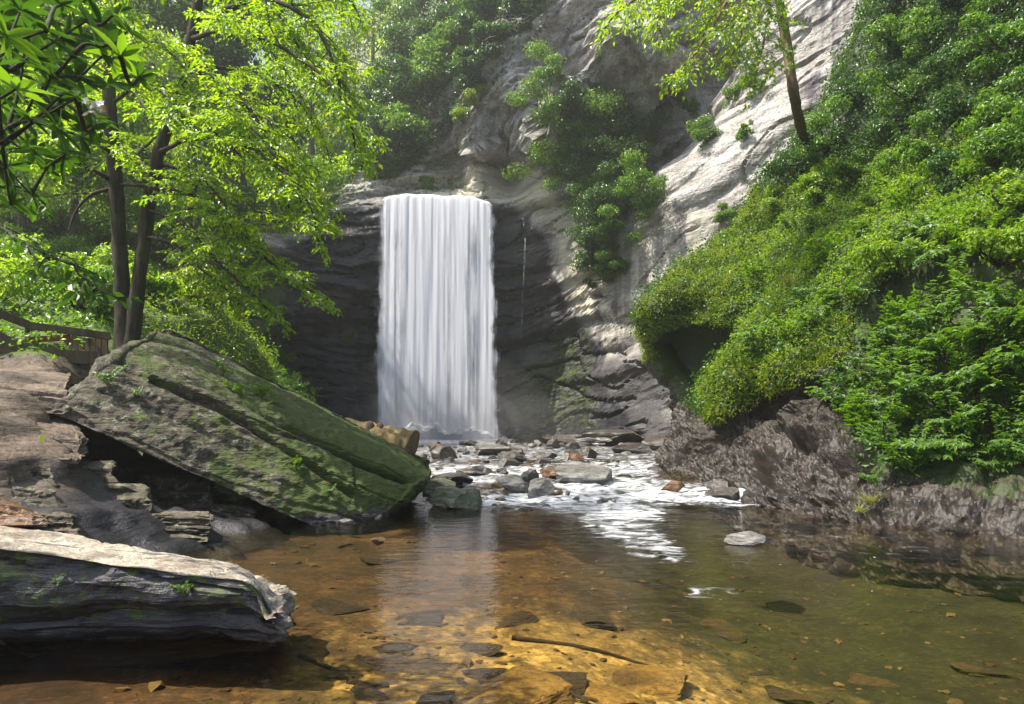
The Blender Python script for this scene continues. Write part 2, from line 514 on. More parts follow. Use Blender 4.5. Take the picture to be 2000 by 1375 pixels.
def cliff_disp(V, N):
    q = V.copy()
    ang = RAD(14)
    T = np.interp(V[:, 0], [-30, -3, 8, 30], [-2.2, 0.0, 3.0, 16.2])
    up_ = sstep(V[:, 2], 17, 21) * sstep(9 - V[:, 0], 0, 4)
    b = V[:, 2] - T * (1 - up_) - up_ * (0.62 * (V[:, 0] + 2))                # bedding coordinate
    b = b + 0.7 * fbm(V * 0.14, 3)
    w = np.stack([V[:, 0] * 0.16, V[:, 1] * 0.16, b * 0.75], -1)
    s = fbm(w, 4)
    led = np.tanh(6 * pnoise(np.stack([V[:, 0] * 0.07, V[:, 1] * 0.07, b * 0.55], -1) + 3.3)) * 0.22
    cr = -np.clip(0.06 - np.abs(pnoise(np.stack([V[:, 0] * 0.2, V[:, 1] * 0.2, b * 0.7], -1) + 21)), 0, 1) * 6.5
    u, v = proj(V)
    calm = polymask(u, v, [(1190, 430), (1420, 400), (1430, 620), (1250, 700), (1180, 660)], 25)
    calm = np.maximum(calm, 0.6 * polymask(u, v, [(1280, 320), (1400, 240), (1480, 100), (1640, -80), (1780, -80), (1600, 300), (1420, 430), (1290, 430)], 25))
    dome = polymask(u, v, [(800, 330), (1080, -60), (1480, -60), (1330, 230), (1000, 330)], 30)
    amp = 0.45 * (1 - 0.55 * calm) * (1 + 0.5 * dome)
    d = 0.55 * amp * s + (0.36 * saw(b, 0.55, V, 1.0) + 0.12 * saw(b + 0.35 * fbm(V * 0.5, 3), 1.5, V, 9.0) * (1 + 0.9 * dome) + 0.4 * dome * saw(b + 0.9 * fbm(V * 0.3, 3), 0.8, V, 29.0)) * (1 - 0.55 * calm) + 0.9 * led * (1 - 0.5 * calm) + cr * (1 - 0.3 * calm) + 0.05 * fbm(V * 2.3, 3)
    # dark undercut below the dome and at the foot left of the water
    d -= 1.6 * polymask(u, v, [(830, 335), (1000, 318), (1060, 322), (1040, 300), (900, 300)], 16) * 0.4
    d -= 2.2 * polymask(u, v, [(1250, 262), (1330, 190), (1410, 100), (1450, 110), (1360, 230), (1275, 275)], 14)
    wq = fbm(V * 0.9, 3)
    u, v = u + 9 * wq, v + 7 * wq
    # wedge blocks under the dome
    d += 1.1 * polymask(u, v, [(990, 240), (1040, 215), (1075, 262), (1060, 290), (1010, 275)], 4)
    d += 0.9 * polymask(u, v, [(905, 300), (960, 268), (1060, 305), (1040, 322), (960, 318)], 4)
    d -= 1.4 * polymask(u, v, [(560, 650), (720, 600), (722, 850), (560, 850)], 40)
    return d[:, None] * N

C_A0, C_A1 = (cliff.ab[:, 0].min() - 1, cliff.ab[:, 0].max() + 1)
C_B0, C_B1 = (cliff.ab[:, 1].min() - 1.5, cliff.ab[:, 1].max() + 1)
cliff.grid(C_A0, C_A1, C_B0, C_B1, 0.14, cliff_disp)
cu, cv = proj(cliff.V)
wob = 1 + 0
nse = fbm(cliff.V * 0.35, 4)
uw, vw = cu + 26 * nse, cv + 18 * nse
wet = np.maximum(polymask(uw, vw, [(560, 470), (640, 400), (745, 385), (760, 880), (400, 880), (420, 600)], 14),
                 polymask(uw, vw, [(940, 395), (1010, 404), (1055, 455), (1085, 540), (1110, 610), (1150, 640), (1180, 680), (1190, 760), (1290, 880), (900, 900)], 10))
wet = np.maximum(wet, polymask(uw, vw, [(700, 392), (980, 392), (980, 430), (700, 430)], 8))
wet = np.maximum(wet, 0.85 * polymask(uw, vw, [(1160, 700), (1320, 690), (1330, 880), (1150, 880)], 30))
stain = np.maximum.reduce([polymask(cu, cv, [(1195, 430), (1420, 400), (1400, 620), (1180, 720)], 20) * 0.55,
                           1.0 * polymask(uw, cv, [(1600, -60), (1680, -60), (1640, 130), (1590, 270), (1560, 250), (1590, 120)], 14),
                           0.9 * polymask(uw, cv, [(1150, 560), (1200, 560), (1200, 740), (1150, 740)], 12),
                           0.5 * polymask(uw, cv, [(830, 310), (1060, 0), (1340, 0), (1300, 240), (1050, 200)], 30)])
cmoss = np.maximum.reduce([0.5 * polymask(uw, vw, [(560, 350), (745, 370), (640, 420), (560, 470)], 20),
                           0.42 * polymask(uw, vw, [(985, 700), (1160, 620), (1180, 860), (985, 860)], 40),
                           0.6 * polymask(uw, vw, [(400, 480), (560, 480), (560, 760), (400, 760)], 40),
                           0.35 * sstep(cv, 370, 250) * (cu < 900), 1.0 * polymask(uw, vw, [(-200, 200), (690, 200), (690, 375), (620, 395), (560, 440), (420, 520), (200, 620), (-200, 640)], 15)])
# a scalloped outer edge and soil on the plateau
ckeep = (cliff.V[:, 1] < 84) & (cliff.V[:, 2] > -1.6)
pale = np.maximum(polymask(uw, vw, [(820, 370), (830, 335), (1000, 325), (1060, 340), (1120, 430), (1170, 540), (1165, 620), (1120, 600), (1100, 520), (1070, 440), (1025, 398), (950, 388)], 6), 0.45 * polymask(uw, vw, [(1195, 430), (1420, 400), (1400, 620), (1180, 720)], 20))
cliff_o = cliff.build('cliff', M['cliff'], ckeep, smooth=False, pale=pale, wet=wet, stain=stain, moss=cmoss)

# ------------------------------------------------------------------ right bank
rb_pts = [
    (1290, 925, 19), (1380, 965, 15.5), (1480, 992, 13.4), (1600, 1012, 11.9), (1700, 1028, 10.9), (1850, 1042, 10.2), (2000, 1055, 9.6), (2200, 1120, 7.6),
    (1400, 880, 16.5), (1500, 850, 15.5), (1600, 900, 13), (1640, 780, 14.3), (1700, 900, 12.2), (1550, 950, 12.9), (1650, 960, 11.8), (1340, 880, 18.6),
    (1750, 985, 11.0), (1900, 985, 10.5), (2000, 990, 10.2), (1850, 925, 11.6), (2000, 910, 11.3),
    (1390, 795, 17.2), (1500, 740, 16.2), (1640, 670, 15.2), (1450, 650, 18.3), (1560, 580, 17.3), (1640, 520, 17), (1700, 480, 16.5),
    (1395, 845, 17.8), (1500, 790, 16.8),
    (1400, 690, 22.5), (1350, 700, 23.8), (1470, 640, 20.5), (1340, 780, 22.5),
    (1262, 660, 24), (1290, 610, 23.4), (1350, 560, 22.8), (1440, 600, 20.6), (1450, 480, 23.3), (1400, 540, 22.7), (1550, 450, 21.8), (1600, 400, 21.5),
    (1280, 730, 25.0), (1305, 780, 25.6), (1310, 860, 25.5),
    (1410, 480, 24.5), (1500, 350, 25), (1570, 270, 25.5), (1650, 130, 26), (1720, 0, 26.5), (1800, -150, 27),
    (1480, 480, 29), (1590, 350, 30), (1670, 270, 30), (1770, 100, 31), (1340, 640, 28), (1350, 800, 29.5), (1340, 870, 30), (1850, -100, 32),
    (1750, 600, 14.5), (1850, 700, 12.8), (2000, 700, 11.7), (1800, 400, 17), (2000, 400, 13.8), (1700, 250, 21.5), (1850, 150, 19.5), (2000, 100, 16.8),
    (2000, -150, 19), (1750, 820, 12.8), (1900, 860, 11.8), (2200, 600, 10.5), (2200, 100, 14.8), (2350, 900, 9.5), (2300, -200, 17),
]
rb = PP(rb_pts)
under = rb[:8].copy(); under[:, 2] = -1.2; under[:, 0] -= 0.35; under[:, 1] -= 0.1
bank = Relief(np.vstack([rb, under]), (-0.80, -0.38, 0.42), 0.02)

def bank_disp(V, N):
    u, v = proj(V)
    dk = polymask(u, v, [(1690, 600), (1760, 520), (2000, 480), (2200, 500), (2200, 880), (1850, 890), (1760, 900), (1690, 820)], 40)
    rock = polymask(u, v, [(1230, 640), (1300, 760), (1380, 800), (1640, 670), (1660, 790), (1700, 900), (1760, 930), (2200, 900), (2200, 1250), (1200, 1250)], 15)
    s = fbm(V * np.array((0.5, 0.5, 0.9)), 4)
    W_ = V + 0.12 * np.stack([fbm(V * 1.1, 2), fbm(V * 1.1 + 31, 2), fbm(V * 1.1 + 57, 2)], -1)
    tb = 0.28 * np.abs(pnoise(W_ * 1.5)) + 0.12 * np.abs(pnoise(W_ * 3.4 + 7)) + 0.05 * np.abs(pnoise(W_ * 7.5 + 3)) + 0.01 * np.abs(pnoise(W_ * 16 + 1)) - 0.22
    r2 = ridged(V * np.array((1.3, 1.3, 2.4)) + 0.5 * fbm(V * 0.8, 2)[:, None], 4)
    d = 0.3 * s + rock * (0.26 * (r2 - 0.45) + tb) - 0.5 * dk
    d += (1 - rock) * 0.32 * fbm(V * 1.1, 3)
    # deep hollow under the upper lobe, lip of the lower lobe
    d -= 1.15 * polymask(u, v, [(1282, 690), (1320, 650), (1400, 638), (1440, 655), (1395, 722), (1345, 785), (1310, 765)], 16)
    d -= 0.5 * polymask(u, v, [(1480, 880), (1520, 840), (1590, 850), (1570, 900), (1510, 950), (1480, 930)], 10)
    d -= 0.35 * polymask(u, v, [(1620, 890), (1700, 870), (1700, 905), (1640, 915)], 7)
    d -= 0.3 * polymask(u, v, [(1370, 835), (1640, 715), (1640, 735), (1380, 870)], 9)
    return d[:, None] * N

def bank_masks(V):
    u, v = proj(V)
    n = fbm(V * 0.8, 4)
    ku, kv = u + 14 * n, v + 14 * n
    w = np.maximum(0.9 * polymask(ku, kv, [(1280, 900), (1480, 850), (1560, 830), (1660, 840), (1700, 930), (2200, 1010), (2200, 1250), (1200, 1250), (1200, 900)], 25),
                   0.7 * polymask(ku, kv, [(1240, 640), (1300, 655), (1400, 740), (1330, 900), (1240, 900)], 20))
    mo = np.maximum.reduce([polymask(ku, kv, [(1800, 920), (2200, 900), (2200, 985), (1960, 980), (1820, 950)], 14) * 0.5,
                            (1 - polymask(u, v, [(1230, 655), (1300, 760), (1380, 800), (1640, 670), (1660, 790), (1700, 900), (1760, 930), (2300, 930), (2300, 1300), (1200, 1300)], 12)),
                            0.35 * polymask(ku, kv, [(1380, 790), (1640, 680), (1650, 720), (1390, 840)], 10)])
    return u, v, w, mo
RZ = [(1225, 640), (1300, 640), (1380, 760), (1640, 650), (1680, 780), (1740, 900), (1800, 915), (2320, 880), (2320, 1400), (1200, 1400)]
ab = bank.ab
A0, A1, B0, B1 = ab[:, 0].min() - 0.5, ab[:, 0].max() + 0.5, ab[:, 1].min() - 0.3, ab[:, 1].max() + 0.5
bank.grid(A0, A1, B0, B1, 0.037, bank_disp)
fu, fv, fw, fm = bank_masks(bank.V)
front = (bank.V[:, 1] < 27) & (bank.V[:, 2] > -1.2) & (bank.V[:, 2] < 7) & (bank.V[:, 1] > 5)
fine_in = (polymask(fu, fv, RZ, 1) > 0.5) & front
bank.build('wet_rock_face', M['bank'], fine_in, smooth=False, wet=fw, moss=fm)
bank.grid(A0, A1, B0, B1, 0.10, bank_disp)
bu, bv, bwet, bmoss = bank_masks(bank.V)
bkeep = (bank.V[:, 2] > -1.5) & (bank.V[:, 1] > 2) & (bank.V[:, 1] < 37) & (bank.V[:, 0] < 24)
cfront = (bank.V[:, 1] < 26.7) & (bank.V[:, 2] > -0.9) & (bank.V[:, 2] < 6.7) & (bank.V[:, 1] > 5.3)
inner = (polymask(bu + 0, bv, RZ, 16) > 0.999) & cfront
bank_o = bank.build('rocky_bank', M['bank'], bkeep & ~inner, wet=bwet, moss=bmoss)

# ------------------------------------------------------------------ left bank
lb = PP([
    (0, 715, 11.5), (130, 735, 11.8), (0, 890, 8.6), (150, 890, 9.4), (60, 800, 10.2), (-300, 700, 9.5), (-300, 900, 7), (-500, 1100, 4.5),
    (0, 985, 7.3), (130, 985, 8.2), (200, 965, 10.6), (300, 965, 12.2), (420, 975, 12.8), (300, 1010, 9.8), (430, 1022, 10.6), (560, 1005, 12.8), (640, 960, 15.5), (180, 900, 12.2), (-200, 1080, 5.6), (0, 1110, 6.2), (250, 1075, 8.0),
    (210, 690, 13.8), (300, 660, 15.2), (380, 600, 17.5), (450, 630, 18.2), (500, 690, 18.6), (520, 760, 19), (540, 850, 19.5), (300, 575, 18.6),
    (600, 850, 26), (640, 852, 34), (560, 790, 33), (480, 700, 30), (400, 600, 28),
    (0, 640, 14.5), (100, 590, 19), (200, 560, 22), (0, 540, 24), (200, 500, 30), (-300, 560, 15), (-500, 450, 18), (-300, 450, 26), (-600, 900, 6), (-200, 400, 33),
])
left = Relief(lb, (0.30, -0.48, 0.82), 0.05)

def left_disp(V, N):
    u, v = proj(V)
    rock = polymask(u, v, [(-400, 690), (210, 690), (250, 900), (250, 1100), (-400, 1100)], 20)
    b = V[:, 2] * math.cos(RAD(16)) + V[:, 0] * math.sin(RAD(16)) + 0.25 * fbm(V * 0.5, 2)
    led = np.tanh(5 * pnoise(np.stack([V[:, 0] * 0.25, V[:, 1] * 0.25, b * 2.2], -1))) * 0.12 + 0.30 * saw(b + 0.2 * fbm(V * 0.9, 3), 1.9, V * 2.2, 3.0)
    d = 0.16 * fbm(V * 0.7, 4) + rock * (led + 0.03 * fbm(V * 4, 3)) + (1 - rock) * 0.15 * fbm(V * 1.8, 3)
    return d[:, None] * N

ab = left.ab
left.grid(ab[:, 0].min() - 0.5, ab[:, 0].max() + 0.5, ab[:, 1].min() - 0.5, ab[:, 1].max() + 0.5, 0.10, left_disp)
lu, lv = proj(left.V)
lmoss = 1 - polymask(lu, lv, [(-600, 690), (225, 695), (300, 870), (460, 1000), (700, 930), (700, 1300), (-900, 1300)], 14)
lwet_shade = np.maximum(polymask(lu, lv, [(-100, 960), (700, 930), (700, 1200), (-100, 1200)], 30) * 0.9, polymask(lu, lv, [(150, 870), (300, 800), (700, 900), (700, 1100), (150, 1100)], 20))  # wet shore, plus painted shade blackening the hollow under the boulder
left_o = left.build('left_bank', M['ledge'], (left.V[:, 1] > 3.0) & (left.V[:, 2] > -1.5), wet=lwet_shade, moss=lmoss)

# ------------------------------------------------------------------ stream bed and water
ys = np.concatenate([np.linspace(-4, 2, 25)[:-1], np.geomspace(2.0, 13, 190)[:-1], np.linspace(13, 24, 190)[:-1], np.linspace(24, 47, 120)])

def waterlevel(y):
    return np.interp(y, [-10, 12.9, 14.2, 16, 18.6, 22, 60], [0, 0, 0.05, 0.16, 0.30, 0.42, 0.42])

def sheet(name, x0, x1, nx, ysl, fz):
    X, Y = np.meshgrid(np.linspace(x0, x1, nx), ysl, indexing='ij')
    V = np.stack([X.ravel(), Y.ravel(), np.zeros(X.size)], -1)
    V[:, 2] = fz(V)
    ny = len(ysl)
    i = (np.arange(nx - 1)[:, None] * ny + np.arange(ny - 1)[None]).ravel()
    return V, np.stack([i, i + ny, i + ny + 1, i + 1], -1)

def bedz(V):
    x, y = V[:, 0], V[:, 1]
    dep = np.interp(x, [-9, -3.5, -1.5, 0.5, 2.5, 4.5, 9], [0.15, 0.22, 0.34, 0.5, 0.95, 1.05, 0.8])
    dep = dep * np.interp(y, [-4, 2, 8, 12, 14, 18, 24, 47], [1.1, 1.0, 1.0, 0.8, 0.45, 0.32, 0.45, 0.6])
    dep = dep * (1 - 0.35 * np.exp(-((x - 0.35) / 0.9) ** 2 - ((y - 4.4) / 1.0) ** 2))
    return waterlevel(y) - dep + 0.05 * fbm(V * np.array((0.9, 0.9, 1)), 3) + 0.012 * fbm(V * 7.0, 3)

BV, BF = sheet('bed', -20, 20, 170, ys[::2], bedz)
m, nt, N_, L_ = newmat('stream_bed')
g = G(nt)
p = g.pos()
n1 = g.noise(p, 0.7, 4); n2 = g.noise(p, 22, 5, 0.7); n3 = g.noise(g.pos((2.2, 0.9, 1)), 2.0, 5, 0.6)
col = g.mix(g.ramp(n1, 0.35, 0.65), (0.052, 0.029, 0.0085), (0.10, 0.058, 0.018))
sx = g.n('ShaderNodeSeparateXYZ'); L_.new(g.pos(), sx.inputs[0])
alg = g.math('MULTIPLY', g.ramp(g.math('ADD', sx.outputs[0], g.math('MULTIPLY', n3, 1.8)), 1.4, 3.2), 0.85)
col = g.mix(alg, col, (0.013, 0.02, 0.005))
rust = g.ramp(g.math('ADD', sx.outputs[0], g.math('MULTIPLY', n3, 1.2)), -2.6, -0.6, 0.75, 0.0)
col = g.mix(rust, col, (0.036, 0.012, 0.004))
col = g.mix(g.ramp(n2, 0.56, 0.68), col, (0.03, 0.018, 0.008))
col = g.mix(g.math('MULTIPLY', g.ramp(n2, 0.42, 0.30), 0.5), col, (0.26, 0.17, 0.065))
def cells(sc, lo, hi, amt, c):
    vo = g.n('ShaderNodeTexVoronoi'); L_.new(g.pos((1, 1, 0.4)), vo.inputs['Vector']); vo.inputs['Scale'].default_value = sc; vo.inputs['Randomness'].default_value = 1.0
    bw = g.n('ShaderNodeRGBToBW'); L_.new(vo.outputs['Color'], bw.inputs[0])
    shade_ = g.mix(bw.outputs[0], (lo, lo, lo), (hi, hi, hi))
    edge = g.ramp(vo.outputs['Distance'], 0.25, 0.75, 1.0, 0.45)
    return g.mix(amt, c, g.mix(1.0, shade_, g.mix(edge, (0.3, 0.3, 0.3), (1, 1, 1)), 'MULTIPLY'), 'MULTIPLY'), vo.outputs['Distance']
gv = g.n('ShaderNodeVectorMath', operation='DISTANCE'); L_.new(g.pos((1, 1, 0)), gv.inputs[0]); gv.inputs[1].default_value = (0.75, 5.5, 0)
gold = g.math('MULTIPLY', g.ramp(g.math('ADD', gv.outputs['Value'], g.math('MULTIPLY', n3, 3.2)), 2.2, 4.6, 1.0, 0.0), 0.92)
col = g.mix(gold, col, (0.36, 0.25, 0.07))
big_ = g.ramp(g.noise(p, 1.6, 5, 0.65), 0.3, 0.7, 0.45, 1.5)
col, d1 = cells(13.0, 0.35, 1.9, 0.75, col)
col, d2 = cells(34.0, 0.5, 1.6, 0.6, col)
hb = g.n('ShaderNodeHueSaturation'); g.put(hb.inputs['Color'], col); L_.new(big_, hb.inputs['Value']); col = hb.outputs[0]
b = g.n('ShaderNodeBsdfPrincipled'); g.put(b.inputs['Base Color'], col); b.inputs['Roughness'].default_value = 0.9
L_.new(g.bump(n2, 0.5, 0.03), b.inputs['Normal'])
g.out(b.outputs[0])
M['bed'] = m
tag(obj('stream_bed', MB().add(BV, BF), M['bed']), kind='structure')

rngQ = np.random.RandomState(12)
mbp = MB()
OV = np.array([(1, 0, 0), (0, 1, 0), (-1, 0, 0), (0, -1, 0), (0.55, 0.55, 0.6), (-0.55, 0.55, 0.6), (-0.55, -0.55, 0.6), (0.55, -0.55, 0.6)])
OF3 = np.array([(0, 1, 4), (1, 2, 5), (2, 3, 6), (3, 0, 7), (0, 4, 7), (1, 5, 4), (2, 6, 5), (3, 7, 6)])
for k in range(4200):
    y_ = 2.6 + 8.5 * rngQ.rand() ** 1.3
    x_ = rngQ.uniform(-0.62, 0.95) * y_ * 0.95
    s_ = 0.010 + 0.05 * rngQ.rand() ** 4 + (0.05 if rngQ.rand() < 0.02 else 0)
    a_ = rngQ.uniform(0, 6.28); c_, n_ = math.cos(a_), math.sin(a_)
    R_ = np.array([(c_, -n_, 0), (n_, c_, 0), (0, 0, 1)])
    V_ = (OV * np.array((1, rngQ.uniform(0.5, 0.9), rngQ.uniform(0.3, 0.6))) + rngQ.normal(0, 0.08, OV.shape)) * s_ @ R_.T
    mbp.add(V_ + np.array((x_, y_, 0)), OF3)
    mbp.F4.append(np.array([[4, 5, 6, 7]]) + mbp.n - 8)
PVv = np.concatenate(mbp.V); PVv[:, 2] += bedz(np.repeat(np.concatenate([v.mean(0)[None] for v in mbp.V]) * np.array((1, 1, 0)), 8, 0)) - 0.004
mbp.V = [PVv]
m, nt, N_, L_ = newmat('pebbles'); g = G(nt)
rnd = g.n('ShaderNodeNewGeometry').outputs['Random Per Island']
cr = g.n('ShaderNodeValToRGB'); L_.new(rnd, cr.inputs[0])
els = cr.color_ramp.elements
els[0].color = (0.03, 0.018, 0.008, 1); els[1].position = 0.95; els[1].color = (0.15, 0.10, 0.036, 1)
for ps_, cc in ((0.3, (0.045, 0.027, 0.011, 1)), (0.55, (0.07, 0.045, 0.016, 1)), (0.8, (0.10, 0.066, 0.024, 1))):
    e_ = els.new(ps_); e_.color = cc
b = g.n('ShaderNodeBsdfPrincipled'); L_.new(cr.outputs[0], b.inputs['Base Color']); b.inputs['Roughness'].default_value = 0.85
g.out(b.outputs[0])
tag(obj('pebbles', mbp.mesh('pebbles', False), m), 'small brown and golden pebbles strewn over the pool floor', 'pebbles', kind='stuff')

def foamfield(x, y):
    """how much white water there is at a point of the stream"""
    u = 1000 + x / np.maximum(y, 0.5) * FPX
    v = HOR + (CAMZ - waterlevel(y)) / np.maximum(y, 0.5) * FPX
    f = np.maximum.reduce([
        0.80 * polymask(u, v, [(1030, 945), (1110, 935), (1230, 930), (1300, 940), (1400, 948), (1480, 965), (1500, 990), (1380, 985), (1250, 985), (1100, 990), (960, 990), (940, 960)], 12),
        0.75 * polymask(u, v, [(930, 965), (1150, 960), (1300, 985), (1290, 1020), (1180, 1020), (1050, 995), (930, 992)], 14),
        0.55 * polymask(u, v, [(1120, 1000), (1250, 1010), (1310, 1050), (1350, 1095), (1260, 1080), (1150, 1040)], 12),
        0.72 * polymask(u, v, [(820, 905), (1050, 905), (1280, 895), (1290, 930), (1000, 945), (840, 945)], 14),
        0.5 * polymask(u, v, [(800, 862), (1280, 868), (1290, 900), (820, 905)], 10),
        0.40 * polymask(u, v, [(1200, 1060), (1360, 1090), (1345, 1110), (1230, 1085)], 10),
        0.34 * polymask(u, v, [(1320, 1140), (1450, 1150), (1450, 1172), (1330, 1165)], 8),
        0.14 * polymask(u, v, [(1380, 1000), (1650, 1020), (1900, 1070), (1700, 1100), (1400, 1060)], 30),
        0.9 * polymask(u, v, [(690, 855), (1000, 855), (1010, 868), (690, 868)], 5)])
    return f

def waterz(V):
    x, y = V[:, 0], V[:, 1]
    z = waterlevel(y)
    rap = np.interp(y, [12, 13.6, 15, 21, 24, 47], [0, 0.7, 1, 0.9, 0.35, 0.3])
    q = np.stack([x * 1.7, y * 1.1, 0 * x], -1)
    z = z + rap * (0.085 * fbm(q, 4) + 0.02 * fbm(q * 5.0, 3))
    z += 0.004 * fbm(np.stack([x * 2.0, y * 3.0, 0 * x], -1), 3)
    return z

WV, WF = sheet('water', -18, 16, 190, ys, waterz)
wme = MB().add(WV, WF).mesh('water')
attr(wme, 'foam', foamfield(WV[:, 0], WV[:, 1]))
attr(wme, 'fleck', sstep(WV[:, 0], -0.3, 1.2) * sstep(WV[:, 1], 4.5, 7) * sstep(14 - WV[:, 1], 0, 1))
attr(wme, 'rapid', np.interp(WV[:, 1], [11, 14, 47], [0, 1, 1]))
m, nt, N_, L_ = newmat('water')
g = G(nt)
p = g.pos()
rip = g.noise(g.pos((1.2, 2.6, 1)), 2.2, 4, 0.55, 0.4)
rip2 = g.noise(g.pos((1.0, 2.0, 1), (0, 0, 0.5)), 9.0, 3, 0.5)
h = g.math('ADD', rip, g.math('MULTIPLY', rip2, 0.22))
chop = g.math('MULTIPLY', g.attr('rapid'), g.noise(g.pos((1, 0.6, 1)), 8, 4, 0.6))
h = g.math('ADD', h, g.math('MULTIPLY', chop, 0.8))
nr = g.bump(h, 0.13, 0.10)
fr = g.n('ShaderNodeFresnel'); fr.inputs['IOR'].default_value = 1.36; L_.new(nr, fr.inputs['Normal'])
tr = g.n('ShaderNodeBsdfTransparent'); tr.inputs['Color'].default_value = (0.93, 0.86, 0.68, 1)
gl = g.n('ShaderNodeBsdfGlossy'); gl.inputs['Roughness'].default_value = 0.06; L_.new(nr, gl.inputs['Normal'])
mx = g.n('ShaderNodeMixShader'); L_.new(fr.outputs[0], mx.inputs[0]); L_.new(tr.outputs[0], mx.inputs[1]); L_.new(gl.outputs[0], mx.inputs[2])
fn = g.noise(g.pos((1.1, 1.5, 1), (0, 0, -0.25)), 2.6, 7, 0.64, 0.8)
fo = g.ramp(g.math('ADD', fn, g.math('MULTIPLY', g.attr('foam'), 0.38)), 0.60, 0.97)
fo = g.math('MULTIPLY', fo, g.ramp(g.attr('foam'), 0.02, 0.2))
fk = g.noise(g.pos((1.0, 0.8, 1)), 11.0, 3, 0.6)
fk2 = g.noise(g.pos(), 0.9, 2)
fo = g.math('MAXIMUM', fo, g.math('MULTIPLY', g.ramp(g.math('ADD', fk, g.math('MULTIPLY', fk2, 0.25)), 0.86, 0.90), g.attr('fleck')))
fd = g.n('ShaderNodeBsdfPrincipled'); fd.inputs['Base Color'].default_value = (0.62, 0.64, 0.67, 1); fd.inputs['Roughness'].default_value = 0.5
L_.new(g.bump(fn, 0.5, 0.08), fd.inputs['Normal'])
m2 = g.n('ShaderNodeMixShader'); L_.new(fo, m2.inputs[0]); L_.new(mx.outputs[0], m2.inputs[1]); L_.new(fd.outputs[0], m2.inputs[2])
g.out(m2.outputs[0])
M['water'] = m
tag(obj('stream_water', wme, M['water']), kind='structure')

# ------------------------------------------------------------------ far hillside behind the forest, closing ground
def hillz(V):
    x, y = V[:, 0], V[:, 1]
    return 16.0 + np.clip(y - 60, 0, 200) * 0.42 + 0.012 * (x + 10) ** 2 * sstep(y, 55, 80) + 2 * fbm(V * 0.05, 3) * sstep(y, 60, 70)
HV, HF = sheet('hill', -75, 75, 90, np.linspace(61, 135, 50), hillz)
hme = MB().add(HV, HF).mesh('hillside')
for k in ('wet', 'stain'):
    attr(hme, k, np.zeros(len(HV)))
attr(hme, 'moss', np.full(len(HV), 0.8))
tag(obj('hillside', hme, M['soil']), kind='structure')
# valley floor under everything, out past the view
GV, GF = sheet('valley', -90, 90, 40, np.linspace(-40, 140, 40), lambda V: np.full(len(V), -1.9))
gme = MB().add(GV, GF).mesh('valley_ground')
for k in ('wet', 'stain', 'moss'):
    attr(gme, k, np.zeros(len(GV)))
tag(obj('valley_ground', gme, M['soil']), kind='structure')
# ================================================================== ROCKS, FALLS, LOG, RAILING
def hexrock(name, c, res, disp, mat, label, cat='boulder', mossf=None, wetshadef=None, loc=None, bend=None):
    """c: 8 corners in order (s,t,w) 000,100,110,010,001,101,111,011; a closed block, subdivided and weathered"""
    c = np.asarray(c, float)
    nu, nt_, nw = res
    verts, faces, keyidx = [], [], {}
    def key(i, j, k):
        q = (i, j, k)
        if q not in keyidx:
            keyidx[q] = len(verts); verts.append((i / nu, j / nt_, k / nw))
        return keyidx[q]
    for k in (0, nw):
        for i in range(nu):
            for j in range(nt_):
                f = [key(i, j, k), key(i + 1, j, k), key(i + 1, j + 1, k), key(i, j + 1, k)]
                faces.append(f if k == 0 else f[::-1])
    for j in (0, nt_):
        for i in range(nu):
            for k in range(nw):
                f = [key(i, j, k), key(i, j, k + 1), key(i + 1, j, k + 1), key(i + 1, j, k)]
                faces.append(f if j == 0 else f[::-1])
    for i in (0, nu):
        for j in range(nt_):
            for k in range(nw):
                f = [key(i, j, k), key(i, j + 1, k), key(i, j + 1, k + 1), key(i, j, k + 1)]
                faces.append(f if i == 0 else f[::-1])
    S = np.array(verts)
    if bend is not None:
        S2 = bend(S)
    else:
        S2 = S
    s, t, w = S2[:, :1], S2[:, 1:2], S2[:, 2:]
    V = ((1 - s) * (1 - t) * (1 - w) * c[0] + s * (1 - t) * (1 - w) * c[1] + s * t * (1 - w) * c[2] + (1 - s) * t * (1 - w) * c[3]
         + (1 - s) * (1 - t) * w * c[4] + s * (1 - t) * w * c[5] + s * t * w * c[6] + (1 - s) * t * w * c[7])
    ctr = c.mean(0)
    # outward direction: softened box normal
    q = (S - 0.5) * 2
    e = np.stack([c[1] + c[2] + c[5] + c[6] - c[0] - c[3] - c[4] - c[7], c[3] + c[2] + c[7] + c[6] - c[0] - c[1] - c[4] - c[5],
                  c[4:].sum(0) - c[:4].sum(0)]) / 4
    nr = np.linalg.inv(e).T if False else np.array([np.cross(e[1], e[2]), np.cross(e[2], e[0]), np.cross(e[0], e[1])])
    nr = nrm(nr) * np.sign((nrm(nr) * e).sum(1))[:, None]
    out = nrm((np.abs(q) ** 8 * np.sign(q)) @ nr)
    # round the corners a little
    cut = np.clip((np.abs(q) ** 6).sum(1) - 1.0, 0, 2)
    V = V - out * ((0.11 if 'tilted' in name else 0.05) * cut * np.linalg.norm(e, axis=1).min())[:, None]
    V = V + disp(V, S, out)
    F = np.array(faces)
    a0 = V[F[:, 0]]; nf = np.cross(V[F[:, 1]] - a0, V[F[:, 2]] - a0)
    if ((nf * (a0 - ctr)).sum(1)).sum() < 0:
        F = F[:, ::-1]
    base = V.mean(0) * np.array((1, 1, 0)) + np.array((0, 0, V[:, 2].min()))
    me = MB().add(V - base, F).mesh(name, False)
    attr(me, 'moss', mossf(V, S, out) if mossf else np.zeros(len(V)))
    attr(me, 'wet', wetshadef(V, S, out) if wetshadef else np.zeros(len(V)))
    attr(me, 'stain', np.zeros(len(V)))
    o = obj(name, me, mat, loc=base)
    if label:
        tag(o, label, cat)
    return o

